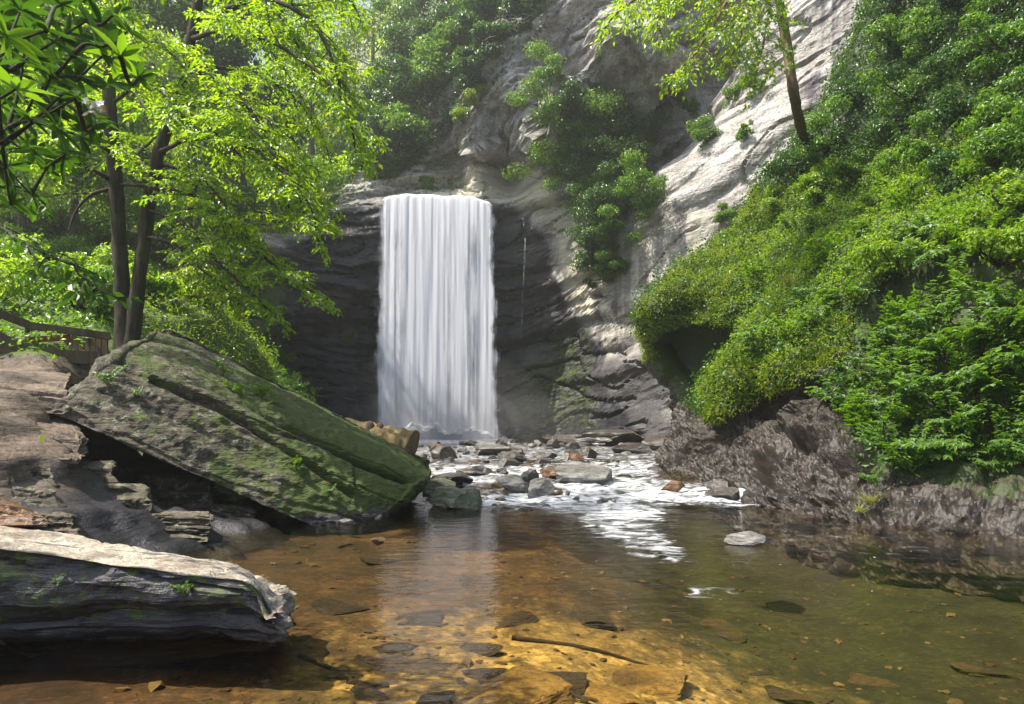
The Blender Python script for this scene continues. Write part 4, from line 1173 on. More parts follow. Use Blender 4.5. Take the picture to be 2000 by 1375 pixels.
# ================================================================== VEGETATION
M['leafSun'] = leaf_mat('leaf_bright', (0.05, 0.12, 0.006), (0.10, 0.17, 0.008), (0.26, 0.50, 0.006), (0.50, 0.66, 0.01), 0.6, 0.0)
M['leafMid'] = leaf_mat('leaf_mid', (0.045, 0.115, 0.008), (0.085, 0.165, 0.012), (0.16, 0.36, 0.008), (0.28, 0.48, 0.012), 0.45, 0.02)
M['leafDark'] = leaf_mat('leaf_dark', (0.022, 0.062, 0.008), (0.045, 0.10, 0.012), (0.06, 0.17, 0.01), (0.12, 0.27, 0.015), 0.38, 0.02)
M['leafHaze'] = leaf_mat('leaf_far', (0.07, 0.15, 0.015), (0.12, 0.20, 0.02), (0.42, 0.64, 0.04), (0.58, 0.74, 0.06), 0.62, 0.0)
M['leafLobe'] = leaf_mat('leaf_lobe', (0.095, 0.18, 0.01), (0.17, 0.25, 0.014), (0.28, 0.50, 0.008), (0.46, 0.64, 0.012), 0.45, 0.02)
M['leafMoss'] = leaf_mat('leaf_moss', (0.13, 0.20, 0.008), (0.20, 0.26, 0.012), (0.34, 0.48, 0.008), (0.50, 0.60, 0.012), 0.45, 0.0)
M['leafRho'] = leaf_mat('leaf_evergreen', (0.035, 0.075, 0.015), (0.06, 0.12, 0.02), (0.05, 0.14, 0.006), (0.10, 0.24, 0.008), 0.38, 0.02, 0.5, 0.05)
M['grass'] = leaf_mat('grass_blade', (0.12, 0.14, 0.02), (0.2, 0.2, 0.04), (0.25, 0.28, 0.02), (0.35, 0.33, 0.05), 0.4)
M['bark'] = bark_mat('bark', (0.052, 0.042, 0.03), (0.014, 0.0115, 0.0085), 1.0, 0.5)
M['barkBrown'] = bark_mat('bark_brown', (0.17, 0.115, 0.06), (0.085, 0.058, 0.032), 1.0)
M['barkFar'] = bark_mat('bark_far', (0.09, 0.08, 0.065), (0.05, 0.042, 0.034), 0.6)
M['stem'] = bark_mat('stem', (0.09, 0.10, 0.035), (0.06, 0.055, 0.025), 2.0)
M['deadtwig'] = bark_mat('dead_twig', (0.38, 0.35, 0.30), (0.25, 0.22, 0.19), 2.0)
UP = np.array((0, 0, 1.0))

def leaf_cloud(mb, rng, blobs, n, L, W=None, up=0.55, shell=0.35, shape=4):
    """blobs: list of (centre, (rx,ry,rz)); leaves fill the outer part of every blob, uneven"""
    C = np.array([b[0] for b in blobs]); R = np.array([np.broadcast_to(b[1], 3) for b in blobs], float)
    w = (R[:, 0] * R[:, 1]) ** 0.9; w /= w.sum()
    k = rng.choice(len(blobs), n, p=w)
    d = nrm(rng.normal(size=(n, 3)) + np.array((0, 0, 0.25)))
    lump = 1 + 0.28 * pnoise(d * 2.6 + C[k] * 3.1)
    rad = (1 - shell * rng.rand(n) ** 1.6) * lump
    pos = C[k] + d * R[k] * rad[:, None]
    t = rng.normal(size=(n, 3)); ax = nrm(np.cross(d, t) + 0.45 * d - 0.35 * UP)
    nn = nrm(up * UP + 0.6 * d + 0.45 * rng.normal(size=(n, 3)))
    l = L * rng.uniform(0.6, 1.25, n)
    leaves(mb, pos, ax, nn, l, (W or 0.55 * L) * l / L, shape=shape)

def limbs_to_twigs(rng, limbs, step, ratio, droop, upbias=0.1, minlen=0.25, start=0.26):
    """second-order branches along every limb; returns polylines"""
    out = []
    for pts, r0 in limbs:
        seg = np.linalg.norm(np.diff(pts, axis=0), axis=1); s = np.concatenate([[0], np.cumsum(seg)]); Lt = s[-1]
        q = start * Lt; sgn = 1 if rng.rand() < 0.5 else -1
        while q < Lt:
            f = q / Lt
            p = np.array([np.interp(q, s, pts[:, c]) for c in range(3)])
            k = min(np.searchsorted(s, q), len(pts) - 1); t = nrm(pts[k] - pts[max(k - 1, 0)])
            side = nrm(np.cross(t, UP) + 1e-6) * sgn
            ln = max(minlen, ratio * Lt * (1.05 - f) ** 0.7 * rng.uniform(0.6, 1.15))
            ln = min(ln, 2.2)
            d = nrm(0.62 * t + 0.85 * side + UP * rng.normal(upbias, 0.28))
            m = 6; pl = [p]
            for _ in range(m):
                d = nrm(d + rng.normal(0, 0.13, 3) - UP * droop)
                pl.append(pl[-1] + d * ln / m)
            out.append((np.array(pl), r0 * 0.35 * (1 - 0.6 * f)))
            sgn = -sgn
            q += step * rng.uniform(0.6, 1.4)
        out.append((pts[-max(4, len(pts) // 3):], r0 * 0.3))
    return out

def spray_leaves(mb_wood, mb_leaf, rng, branches, tstep, tlen, lstep, L, W, droop=0.25, wood=True, shape=4, sides=3):
    """flat leafy sprays along second-order branches"""
    St, Di, Ln = [], [], []
    for pts, r in branches:
        if wood:
            tube(mb_wood, pts, np.linspace(max(r, 0.006), 0.004, len(pts)), sides, False)
        seg = np.linalg.norm(np.diff(pts, axis=0), axis=1); s = np.concatenate([[0], np.cumsum(seg)]); Lt = s[-1]
        q = np.arange(0.08 * Lt, Lt, tstep)
        if not len(q):
            q = np.array([Lt * 0.5])
        p = np.stack([np.interp(q, s, pts[:, c]) for c in range(3)], -1)
        k = np.clip(np.searchsorted(s, q), 1, len(pts) - 1)
        t = nrm(pts[k] - pts[k - 1])
        sg = np.where(np.arange(len(q)) % 2 == 0, 1.0, -1.0)[:, None]
        side = nrm(np.cross(t, UP) + 1e-6) * sg
        d = nrm(0.7 * t + 0.75 * side + rng.normal(0, 0.22, t.shape) - 0.1 * UP)
        St.append(p); Di.append(d); Ln.append(tlen * rng.uniform(0.5, 1.3, len(q)) * (1.15 - 0.6 * q / Lt))
    St, Di, Ln = np.concatenate(St), np.concatenate(Di), np.concatenate(Ln)
    m = max(2, int(round(tlen / lstep)))
    f = (np.arange(m) + 0.6) / m
    pos = St[:, None] + Di[:, None] * (Ln[:, None] * f[None])[..., None] - UP * (droop * Ln[:, None] * f[None] ** 2)[..., None]
    sg = np.where(np.arange(m) % 2 == 0, 1.0, -1.0)[None, :, None]
    side = nrm(np.cross(Di, UP) + 1e-6)[:, None] * sg
    ax = nrm(0.75 * Di[:, None] + 0.7 * side + rng.normal(0, 0.25, pos.shape) - UP * 0.28)
    nn = nrm(UP + rng.normal(0, 0.33, pos.shape))
    pos, ax, nn = pos.reshape(-1, 3), ax.reshape(-1, 3), nn.reshape(-1, 3)
    pos = pos + rng.normal(0, 0.012, pos.shape)
    l = L * rng.uniform(0.65, 1.2, len(pos))
    leaves(mb_leaf, pos, ax, nn, l, W * l / L, shape=shape)
    return len(pos)

def limb(rng, p0, d0, length, droop=0.05, wig=0.12, n=12):
    pts = [np.array(p0, float)]; d = nrm(np.array(d0, float))
    for _ in range(n):
        d = nrm(d + rng.normal(0, wig, 3) - UP * droop)
        pts.append(pts[-1] + d * length / n)
    return np.array(pts)

def near_tree(name, label, base, trunks, limb_specs, seed, leafL, mat, bark, tstep=0.075, tlen=0.28, lstep=0.06, bstep=0.19, ratio=0.40, droop=0.06, group=None, shape=4):
    rng = np.random.RandomState(seed)
    t = empty(name, base, label, 'tree', group)
    tr_objs = []
    for pts, r0, r1 in trunks:
        mb = MB(); pl = spline(pts, 110)
        rr = np.interp(np.linspace(0, 1, 110), [0, 0.05, 0.15, 1], [r0 * 1.5, r0 * 1.12, r0, r1])
        tube(mb, pl, rr, 20, True, 0.16, seed)
        tr_objs.append((pl, part('trunk', mb, bark, t)))
    limbs = []
    for pts, r0 in limb_specs:
        pl = spline(pts, max(10, 5 * len(pts)))
        pl = pl + np.cumsum(rng.normal(0, 0.012, pl.shape), 0)
        limbs.append((pl, r0))
        mb = MB(); tube(mb, pl, np.linspace(r0, max(0.008, r0 * 0.25), len(pl)), 7, True)
        bo = part('branch', mb, bark, t)
        bo.parent = min(tr_objs, key=lambda q: np.linalg.norm(q[0] - pl[0], axis=1).min())[1]
    br = limbs_to_twigs(rng, limbs, bstep, ratio, droop)
    mw, ml = MB(), MB()
    spray_leaves(mw, ml, rng, br, tstep, tlen, lstep, leafL, leafL * 0.52, shape=shape)
    tag(part('twigs', mw, bark, t), kind='stuff')
    tag(part('crown', ml, mat, t, False), kind='stuff')
    return t

# ---- the two-stemmed tree behind the boulder
rngT = np.random.RandomState(11)
tA = [P(243, 700, 13.2), P(238, 560, 13.2), P(228, 400, 13.1), P(218, 250, 13.0), P(214, 150, 13.0), P(226, 0, 12.9), P(235, -160, 12.9), P(240, -330, 12.8)]
tB = [P(250, 700, 13.2), P(268, 580, 13.2), P(288, 420, 13.2), P(310, 300, 13.1), P(340, 210, 13.0), P(372, 80, 12.9), P(392, -30, 12.8), P(415, -180, 12.7), P(430, -300, 12.6)]
LS = [
    ([P(358, 148, 13), P(410, 148, 12.7), P(470, 190, 12.3), P(515, 250, 12), P(545, 330, 11.8), P(565, 420, 11.7)], 0.06),
    ([P(318, 322, 13.1), P(370, 325, 12.6), P(430, 370, 12.1), P(470, 430, 11.8)], 0.05),
    ([P(300, 372, 13.1), P(350, 378, 12.8), P(420, 420, 12.4), P(510, 500, 12.0), P(580, 555, 11.8), P(635, 585, 11.6)], 0.055),
    ([P(340, 232, 13.0), P(400, 240, 13.4), P(460, 290, 13.8), P(520, 370, 14)], 0.045),
    ([P(375, 70, 12.9), P(440, 20, 12.5), P(530, 10, 12), P(610, 50, 11.7), P(660, 130, 11.5), P(680, 230, 11.4)], 0.07),
    ([P(385, 0, 12.8), P(450, -60, 13.2), P(560, -60, 13.5), P(660, -10, 13.7), P(700, 60, 13.8)], 0.06),
    ([P(222, 355, 13.1), P(170, 330, 12.6), P(110, 295, 12.1), P(50, 280, 11.7), P(-20, 300, 11.4)], 0.05),
    ([P(226, 360, 13.1), P(290, 360, 12.6), P(380, 372, 12.2), P(460, 430, 11.9), P(540, 480, 11.8)], 0.035),
    ([P(220, 255, 13.0), P(150, 200, 13.4), P(60, 190, 13.8), P(-60, 230, 14.2)], 0.05),
    ([P(218, 150, 13.0), P(290, 90, 12.4), P(330, 110, 11.8), P(380, 170, 11.4)], 0.045),
    ([P(216, 130, 13.0), P(130, 60, 12.4), P(40, 50, 12), P(-60, 90, 11.6)], 0.055),
    ([P(300, 345, 13.1), P(270, 300, 14), P(330, 260, 15), P(420, 300, 15.6)], 0.04),
    ([P(330, 250, 13.0), P(280, 200, 13.8), P(240, 150, 14.8), P(180, 160, 15.4)], 0.04),
    ([P(290, 410, 13.1), P(360, 440, 12.7), P(440, 520, 12.3), P(520, 590, 12.0), P(560, 620, 11.9)], 0.04),
    ([P(392, -30, 12.8), P(330, -60, 12.0), P(250, -20, 11.4), P(170, 40, 11.0)], 0.05),
    ([P(226, 0, 12.9), P(300, -60, 13.6), P(420, -40, 14.2), P(520, 40, 14.6), P(580, 130, 14.8)], 0.05),
    ([P(400, -80, 12.8), P(500, -140, 12.4), P(640, -130, 12), P(720, -60, 11.8)], 0.05),
    ([P(230, -60, 12.9), P(120, -100, 12.4), P(0, -60, 12.0), P(-100, 0, 11.8)], 0.05),
    ([P(355, 155, 13), P(430, 130, 13.6), P(520, 150, 14.2), P(600, 220, 14.6), P(640, 310, 14.8)], 0.045),
    ([P(310, 300, 13.1), P(380, 270, 12.4), P(470, 270, 11.6), P(560, 330, 11), P(610, 430, 10.8)], 0.045),
    ([P(372, 80, 12.9), P(450, 60, 12.0), P(540, 90, 11.2), P(620, 150, 10.8), P(665, 240, 10.6), P(690, 330, 10.5)], 0.05),
    ([P(350, 190, 13), P(420, 200, 12), P(490, 240, 11.2), P(540, 300, 10.8), P(600, 400, 10.5), P(630, 480, 10.4)], 0.045),
    ([P(222, 200, 13), P(270, 160, 12), P(320, 190, 11.2), P(370, 250, 10.8)], 0.04),
    ([P(222, 300, 13.1), P(180, 270, 12.2), P(120, 260, 11.4), P(70, 300, 11.0)], 0.04),
    ([P(280, 460, 13.2), P(340, 480, 12.8), P(400, 530, 12.4), P(470, 590, 12.1)], 0.035),
    ([P(395, -40, 12.8), P(470, -20, 12.2), P(560, 40, 11.6), P(600, 110, 11.2)], 0.045),
]
near_tree('two_stemmed_tree', 'bright leafy tree with two dark leaning stems behind the tilted boulder', P(246, 700, 13.2),
          [(tA, 0.14, 0.08), (tB, 0.13, 0.06)], LS, 21, 0.10, M['leafSun'], M['bark'], tstep=0.06, lstep=0.05)
mb = MB(); tube(mb, spline([P(222, 368, 13.1), P(180, 380, 12.9), P(150, 410, 12.8), P(132, 455, 12.7)], 20), np.linspace(0.045, 0.012, 20), 7)
dead = empty('dead_branch', P(132, 455, 12.7), 'bare curved dead branch arching down left of the two stems', 'branch'); part('wood', mb, M['bark'], dead)

# ---- leaning tree on the right slope with hanging sprays
RS = [
    ([P(1518, -30, 20), P(1450, -70, 19), P(1370, -60, 18), P(1290, -30, 17.2), P(1220, 10, 16.6), P(1180, 60, 16.3)], 0.08),
    ([P(1516, -60, 20), P(1470, -60, 18.5), P(1430, -10, 17.5), P(1390, 60, 17), P(1350, 120, 16.6), P(1310, 165, 16.4)], 0.07),
    ([P(1520, -10, 20), P(1490, -20, 19), P(1460, 30, 18), P(1440, 90, 17.4), P(1410, 150, 17)], 0.06),
    ([P(1525, 30, 20), P(1500, 40, 19), P(1490, 90, 18), P(1480, 140, 17.5), P(1475, 185, 17.2)], 0.045),
    ([P(1510, -120, 20), P(1400, -150, 18.5), P(1300, -110, 17.5), P(1230, -50, 17)], 0.07),
    ([P(1510, -140, 20), P(1600, -160, 19), P(1700, -120, 18), P(1780, -60, 17.5)], 0.07),
    ([P(1514, -80, 20), P(1420, -110, 19.5), P(1340, -60, 19), P(1290, 20, 18.6), P(1300, 90, 18.4)], 0.06),
]
LT = bank.hit(1572, 292)
DT = float(LT[1])
near_tree('leaning_tree', 'slender leaning brown trunk on the right slope with bright hanging leaf sprays', P(1572, 300, DT),
          [([P(1578, 340, DT + 0.4), P(1570, 280, DT), P(1552, 190, 20), P(1537, 90, 20), P(1522, 0, 20), P(1512, -100, 20), P(1506, -220, 20)], 0.155, 0.11)],
          RS, 31, 0.145, M['leafSun'], M['barkBrown'], tstep=0.11, tlen=0.36, lstep=0.08, bstep=0.24, ratio=0.36, droop=0.14)

# ---- foreground hanging beech-like spray at left, with leaves of a hand's width
near_tree('overhanging_sapling', 'dark leafy sapling limbs reaching in from the left edge below the evergreen shrub', P(-160, 900, 5.4),
          [([P(-160, 900, 5.4), P(-150, 600, 5.4), P(-140, 300, 5.3)], 0.06, 0.03)],
          [([P(-145, 420, 5.4), P(-60, 400, 5.3), P(20, 430, 5.2), P(90, 470, 5.1), P(150, 500, 5.05), P(200, 545, 5.0)], 0.018),
           ([P(-145, 380, 5.4), P(-60, 350, 5.6), P(20, 360, 5.8), P(80, 400, 5.9)], 0.016)],
          41, 0.10, M['leafRho'], M['bark'], tstep=0.10, tlen=0.16, lstep=0.06, bstep=0.16, ratio=0.22, droop=0.10, shape=6)

# ---- evergreen rhododendron in the top left corner: every leaf a piece
def rho_leaf():
    n = 7
    t = np.linspace(0, 1, n); w = 0.16 * np.sin(math.pi * np.clip(t * 0.97 + 0.03, 0, 1)) ** 0.75 * (1 - 0.15 * t)
    z = -0.16 * t ** 2
    V = np.concatenate([np.stack([t, w, z + 0.25 * w], -1), np.stack([t, 0 * t, z], -1), np.stack([t, -w, z + 0.25 * w], -1)])
    a = np.arange(n - 1)
    F = np.concatenate([np.stack([a, a + n, a + n + 1, a + 1], -1), np.stack([a + n, a + 2 * n, a + 2 * n + 1, a + n + 1], -1)])
    return MB().add(V, F).mesh('leaf')
rl_me = rho_leaf(); rl_me.materials.append(M['leafRho'])
rl_sun = rl_me.copy(); rl_sun.materials.clear(); rl_sun.materials.append(M['leafMid'])  # brighter leaf copy: sunlight put into the colour of the lit whorls
rh = empty('rhododendron', P(-260, 330, 3.9), 'dark evergreen rhododendron with whorled long leaves and white bloom in the top corner', 'shrub')
rr_ = np.random.RandomState(3)
whorls = [(30, 175, 3.4, 1.0), (12, 70, 3.3, 1.0), (60, 235, 3.9, 1), (110, 250, 4.0, 1), (90, 60, 3.9, 1), (140, 110, 4.0, 1), (190, 90, 4.1, 1), (235, 110, 4.1, 1.1), (150, 190, 4.0, 1), (100, 150, 4.1, 1), (220, 30, 4.2, 1),
          (60, 110, 4.1, 1), (170, 40, 4.3, 1), (40, 20, 4.2, 1), (120, 10, 4.3, 1), (210, 165, 4.2, 0.9), (40, 290, 4.2, 0.9), (130, 300, 4.3, 0.85), (10, 330, 4.2, 0.9), (70, 180, 4.3, 1), (250, 60, 4.3, 0.9),
          (15, 250, 4.3, 1), (180, 250, 4.4, 0.8), (100, 210, 4.4, 0.9), (-10, 130, 4.0, 1), (55, 60, 4.5, 1), (150, 150, 4.5, 1), (20, 400, 4.3, 0.8), (60, 380, 4.5, 0.8), (90, 330, 4.5, 0.8), (270, 150, 4.5, 0.8)]
wood = MB()
hub = [P(-260, 330, 3.9), P(-200, 120, 4.0), P(-180, 420, 4.1)]
for k, (u, v, d, s) in enumerate(whorls):
    tip = P(u, v, d)
    nb_ = [w2 for w2 in whorls if w2[0] < u - 25 and abs(w2[2] - d) < 0.5]
    h0 = P(*min(nb_, key=lambda w2: (w2[0] - u) ** 2 + (w2[1] - v) ** 2)[:3]) if nb_ and k % 4 else hub[k % 3]
    mid = 0.5 * (tip + h0) + np.array((0, 0, -0.10 + 0.16 * rr_.rand()))
    tube(wood, spline([h0, mid, tip], 12), np.linspace(0.016, 0.006, 12), 5, False)
    gd = nrm(nrm(tip - h0) * 0.55 + UP * 0.55 + rr_.normal(0, 0.3, 3))          # shoot direction
    e1 = nrm(np.cross(gd, UP + 0.01)); e2 = np.cross(gd, e1)
    nl = 9 if k != 0 else 11
    for j in range(nl):
        a = 2.4 * j + rr_.rand()
        ax = nrm(math.cos(a) * e1 + math.sin(a) * e2 + gd * rr_.uniform(0.05, 0.6) - UP * 0.1)
        up_ = nrm(gd + 0.3 * rr_.normal(size=3)); yv = nrm(np.cross(up_, ax)); zv = np.cross(ax, yv)
        o = obj('leaf', rl_sun if k in (0, 1, 7, 10) else rl_me, None, rh)
        from mathutils import Matrix
        mt = Matrix(((ax[0], yv[0], zv[0]), (ax[1], yv[1], zv[1]), (ax[2], yv[2], zv[2]))).to_4x4()
        sc_ = s * rr_.uniform(0.12, 0.19)
        p_ = tip - np.array(rh.location)
        o.matrix_local = Matrix.Translation(Vector(p_)) @ mt @ Matrix.Scale(sc_, 4)
tag(part('branches', wood, M['bark'], rh), kind='stuff')
mbx = MB()
base_V = np.array([v.co[:] for v in rl_me.vertices]); base_F = np.array([p.vertices[:] for p in rl_me.polygons])
for k in range(62):
    tip = P(rr_.uniform(-60, 265) * rr_.uniform(0.6, 1), rr_.uniform(-40, 330), rr_.uniform(4.3, 5.2))
    gd = nrm(UP * 0.6 + rr_.normal(0, 0.45, 3)); e1 = nrm(np.cross(gd, UP + 0.01)); e2 = np.cross(gd, e1)
    for j in range(8):
        a = 2.4 * j + rr_.rand()
        ax = nrm(math.cos(a) * e1 + math.sin(a) * e2 + gd * rr_.uniform(0.05, 0.6) - UP * 0.12)
        yv = nrm(np.cross(gd + 0.3 * rr_.normal(size=3), ax)); zv = np.cross(ax, yv)
        mbx.add(tip + (base_V * rr_.uniform(0.12, 0.19)) @ np.stack([ax, yv, zv]), base_F)
tag(part('foliage', mbx, M['leafRho'], rh), kind='stuff')
m, nt, N_, L_ = newmat('white_petal'); g = G(nt)
d_ = g.n('ShaderNodeBsdfPrincipled'); d_.inputs['Base Color'].default_value = (0.8, 0.74, 0.72, 1); d_.inputs['Roughness'].default_value = 0.6
d_.inputs['Subsurface Weight'].default_value = 0.2; g.out(d_.outputs[0]); M['petal'] = m
fl = MB(); rf = np.random.RandomState(2)
for k in range(9):
    c = P(188 + rf.uniform(-14, 18), 212 + rf.uniform(-14, 14), 3.9) + rf.normal(0, 0.012, 3)
    n = 5
    ang = np.arange(n) * 2 * math.pi / n + rf.rand(); fdir = nrm(rf.normal(size=3) + np.array((0, -1, 0.4)))
    e1 = nrm(np.cross(fdir, UP)); e2 = np.cross(fdir, e1)
    D = np.cos(ang)[:, None] * e1 + np.sin(ang)[:, None] * e2 + 0.5 * fdir
    leaves(fl, np.repeat(c[None], n, 0), D, np.repeat(fdir[None], n, 0), 0.026, 0.022, shape=6)
part('flower', fl, M['petal'], rh, False)

# ---- leaf carpets on the right bank (nobody could count these)
def scatter(rel, rng, weight, n):
    w = np.clip(weight, 0, None); w = w / w.sum()
    k = rng.choice(len(w), n, p=w)
    nb = rel.shape[1]
    j = np.clip(k + rng.choice([1, nb, -1, -nb], n), 0, len(w) - 1)
    t = rng.rand(n)[:, None] * 0.9
    return rel.V[k] * (1 - t) + rel.V[j] * t, rel.N[k]

def carpet(name, rel, rng, weight, n, L, W, h, mat, label, hang=0.2, up=0.7, out=0.5):
    p, nn = scatter(rel, rng, weight, n)
    hh = h * rng.rand(n) ** 1.5 * (0.55 + 0.9 * (pnoise(p * 1.3) + 0.5))
    pos = p + nn * np.clip(hh, 0, None)[:, None] + 0.3 * hh[:, None] * UP
    ax = nrm(rng.normal(size=(n, 3)) * 0.8 + out * nn - hang * UP)
    no = nrm(up * UP + 0.35 * nn + 0.4 * rng.normal(size=(n, 3)))
    l = L * rng.uniform(0.6, 1.3, n)
    mb = MB(); leaves(mb, pos, ax, no, l, W * l / L)
    o = obj(name, mb.mesh(name, False), mat)
    return tag(o, label, 'plants', kind='stuff')

rngB = np.random.RandomState(77)
vis = ((bank.N * (np.array((0, 0, CAMZ)) - bank.V)).sum(1) > -2.0) & bkeep & (bu < 2250) & (bu > 1200) & (bv > -150) & (bv < 1100)
rockpoly = [(1230, 655), (1290, 650), (1300, 760), (1370, 815), (1400, 815), (1640, 690), (1610, 770), (1690, 900), (1720, 945), (1830, 925), (2300, 930), (2300, 1300), (1200, 1300)]
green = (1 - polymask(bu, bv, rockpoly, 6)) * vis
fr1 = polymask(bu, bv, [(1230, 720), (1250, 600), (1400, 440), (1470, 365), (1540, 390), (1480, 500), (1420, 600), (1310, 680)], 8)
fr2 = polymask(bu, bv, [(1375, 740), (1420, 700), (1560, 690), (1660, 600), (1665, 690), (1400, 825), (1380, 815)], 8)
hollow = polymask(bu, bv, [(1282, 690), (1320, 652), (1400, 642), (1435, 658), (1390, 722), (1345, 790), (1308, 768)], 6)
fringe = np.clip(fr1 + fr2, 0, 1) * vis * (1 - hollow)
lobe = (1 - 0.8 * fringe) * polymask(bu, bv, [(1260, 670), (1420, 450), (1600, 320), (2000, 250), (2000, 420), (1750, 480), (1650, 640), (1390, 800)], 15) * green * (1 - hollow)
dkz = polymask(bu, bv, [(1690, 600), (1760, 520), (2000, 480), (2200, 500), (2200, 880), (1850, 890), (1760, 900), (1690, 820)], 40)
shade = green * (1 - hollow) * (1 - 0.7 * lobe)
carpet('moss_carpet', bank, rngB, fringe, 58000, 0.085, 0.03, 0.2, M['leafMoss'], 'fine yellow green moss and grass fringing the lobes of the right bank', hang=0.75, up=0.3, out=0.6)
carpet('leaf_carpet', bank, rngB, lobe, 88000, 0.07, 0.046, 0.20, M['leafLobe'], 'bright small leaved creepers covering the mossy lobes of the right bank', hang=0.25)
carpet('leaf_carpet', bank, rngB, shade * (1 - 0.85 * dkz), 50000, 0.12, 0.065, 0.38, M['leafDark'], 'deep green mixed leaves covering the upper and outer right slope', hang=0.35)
# green growth on the left bank and mound
visL = (left.V[:, 1] > 9) & (lu > -350) & (lu < 640) & (lv > 380) & (lv < 900)
mound = polymask(lu, lv, [(270, 660), (300, 545), (400, 555), (470, 610), (530, 720), (500, 740)], 8)
carpet('moss_carpet', left, rngB, mound * visL, 36000, 0.10, 0.035, 0.30, M['leafLobe'], 'dense sunlit yellow green growth on the mound behind the boulder', hang=0.1, up=0.6)
carpet('leaf_carpet', left, rngB, lmoss * visL * (1 - mound), 36000, 0.13, 0.07, 0.35, M['leafMid'], 'leafy undergrowth covering the left slope behind the railing')
visC = (cu > 300) & (cu < 1900) & (cv > -150)
carpet('leaf_carpet', cliff, rngB, visC * (sstep(cliff.N[:, 2], 0.45, 0.8) * (cv < 380) * (cu < 900) + 1.0 * polymask(cu, cv, [(715, 375), (800, 350), (930, 180), (1080, 40), (1060, -100), (840, -100), (720, 300)], 15)), 22000, 0.24, 0.13, 0.7, M['leafDark'], 'dense shrubby leaf cover on the slope above the falls')

# ---- shrubs
def shrub(name, label, base, blobs, n, L, mat, seed, group=None, cat='shrub', stem_r=0.03):
    rng = np.random.RandomState(seed)
    t = empty(name, base, label, cat, group)
    mw, ml = MB(), MB()
    for c, r in blobs:
        c = np.array(c)
        tube(mw, spline([np.array(base) + rng.normal(0, 0.05, 3), 0.5 * (np.array(base) + c) + rng.normal(0, 0.12, 3), c], 8), np.linspace(stem_r, stem_r * 0.3, 8), 5, False)
    leaf_cloud(ml, rng, blobs, n, L, shell=0.75)
    tag(part('stems', mw, M['bark'], t), kind='stuff')
    tag(part('foliage', ml, mat, t, False), kind='stuff')
    return t

def shrub_at(rel, u, v, size, n, L, mat, label, seed, group=None, rise=0.6, name='shrub', d0=6, out=0.7):
    rng = np.random.RandomState(seed)
    p = rel.hit(u, v, d0, 62)
    if p is None:
        return
    blobs = []
    for k in range(rng.randint(9, 15)):
        c = p + rel.n * size * rng.uniform(0.1, out) + rng.normal(0, 0.55, 3) * size * np.array((1, 0.6, 0.7)) + UP * size * rise * rng.rand()
        r = size * rng.uniform(0.22, 0.55)
        blobs.append((c, (r * 1.15, r, r * 0.6)))
    return shrub(name, label, p, blobs, n, L, mat, seed, group)

# crevice shrubs on the cliff: two hanging belts of blue green leaf
crev = [(1070, 215, .9), (1110, 240, .8), (1160, 260, 1.0), (1215, 275, 1.0), (1110, 290, .9), (1240, 300, .8), (1150, 320, 1.1), (1200, 340, 1.1), (1115, 350, 1.0), (1150, 385, 1.0), (1170, 395, 1.1), (1230, 370, 1.0),
        (1165, 425, .9), (1210, 440, 1.0), (1250, 410, .8), (1175, 462, .9), (1195, 490, .9), (1160, 515, .8), (1200, 530, .6), (1180, 548, .5)]
for k, (u, v, s) in enumerate(crev):
    pos_ = 'upper' if v < 300 else ('middle' if v < 430 else 'lower')
    shrub_at(cliff, u, v, 1.7 * s, 3600, 0.15, M['leafMid'] if k % 2 == 0 else M['leafDark'], pos_ + ' shrub in the cliff crevice right of the falls', 200 + k, 'shrubs hanging in the cliff crevice', out=2.0)
for k, (u, v, s) in enumerate([(1385, 275, 1.0), (1350, 215, .5), (1455, 262, .35), (1430, 200, .8), (1475, 170, .7), (1300, 300, .4), (1420, 425, .6), (640, 360, 1.2), (600, 395, 1.0), (830, 365, .5), (680, 660, .35), (560, 705, .5), (455, 620, 1.0), (540, 650, .4),
                               (925, 205, .9), (905, 240, .7)]):
    lab = ['bushy tuft in the crack of the right cliff face', 'small tuft below the dome overhang', 'tiny hanging tuft on the pale right cliff', 'leafy growth high in the right cliff crack', 'leafy growth beside the leaning trunk on the cliff',
           'small growth right of the crevice shrubs', 'shrub on the ledge above the grey cliff face', 'shrub on the cliff top left of the falls', 'bush at the cliff edge behind the hanging sprays', 'small plant at the lip above the falls',
           'tiny plant clinging to the dark wall left of the falls', 'low plant on the dark ledge behind the boulder', 'bush at the foot of the dark wall behind the mound', 'small fern on the dark wall behind the mound',
           'yellowish shrub on the dome shoulder', 'small shrub low on the dome shoulder'][k]
    shrub_at(cliff, u, v, s, int(1500 * s) + 350, 0.14, M['leafMid'] if k != 14 else M['leafMoss'], lab, 300 + k)
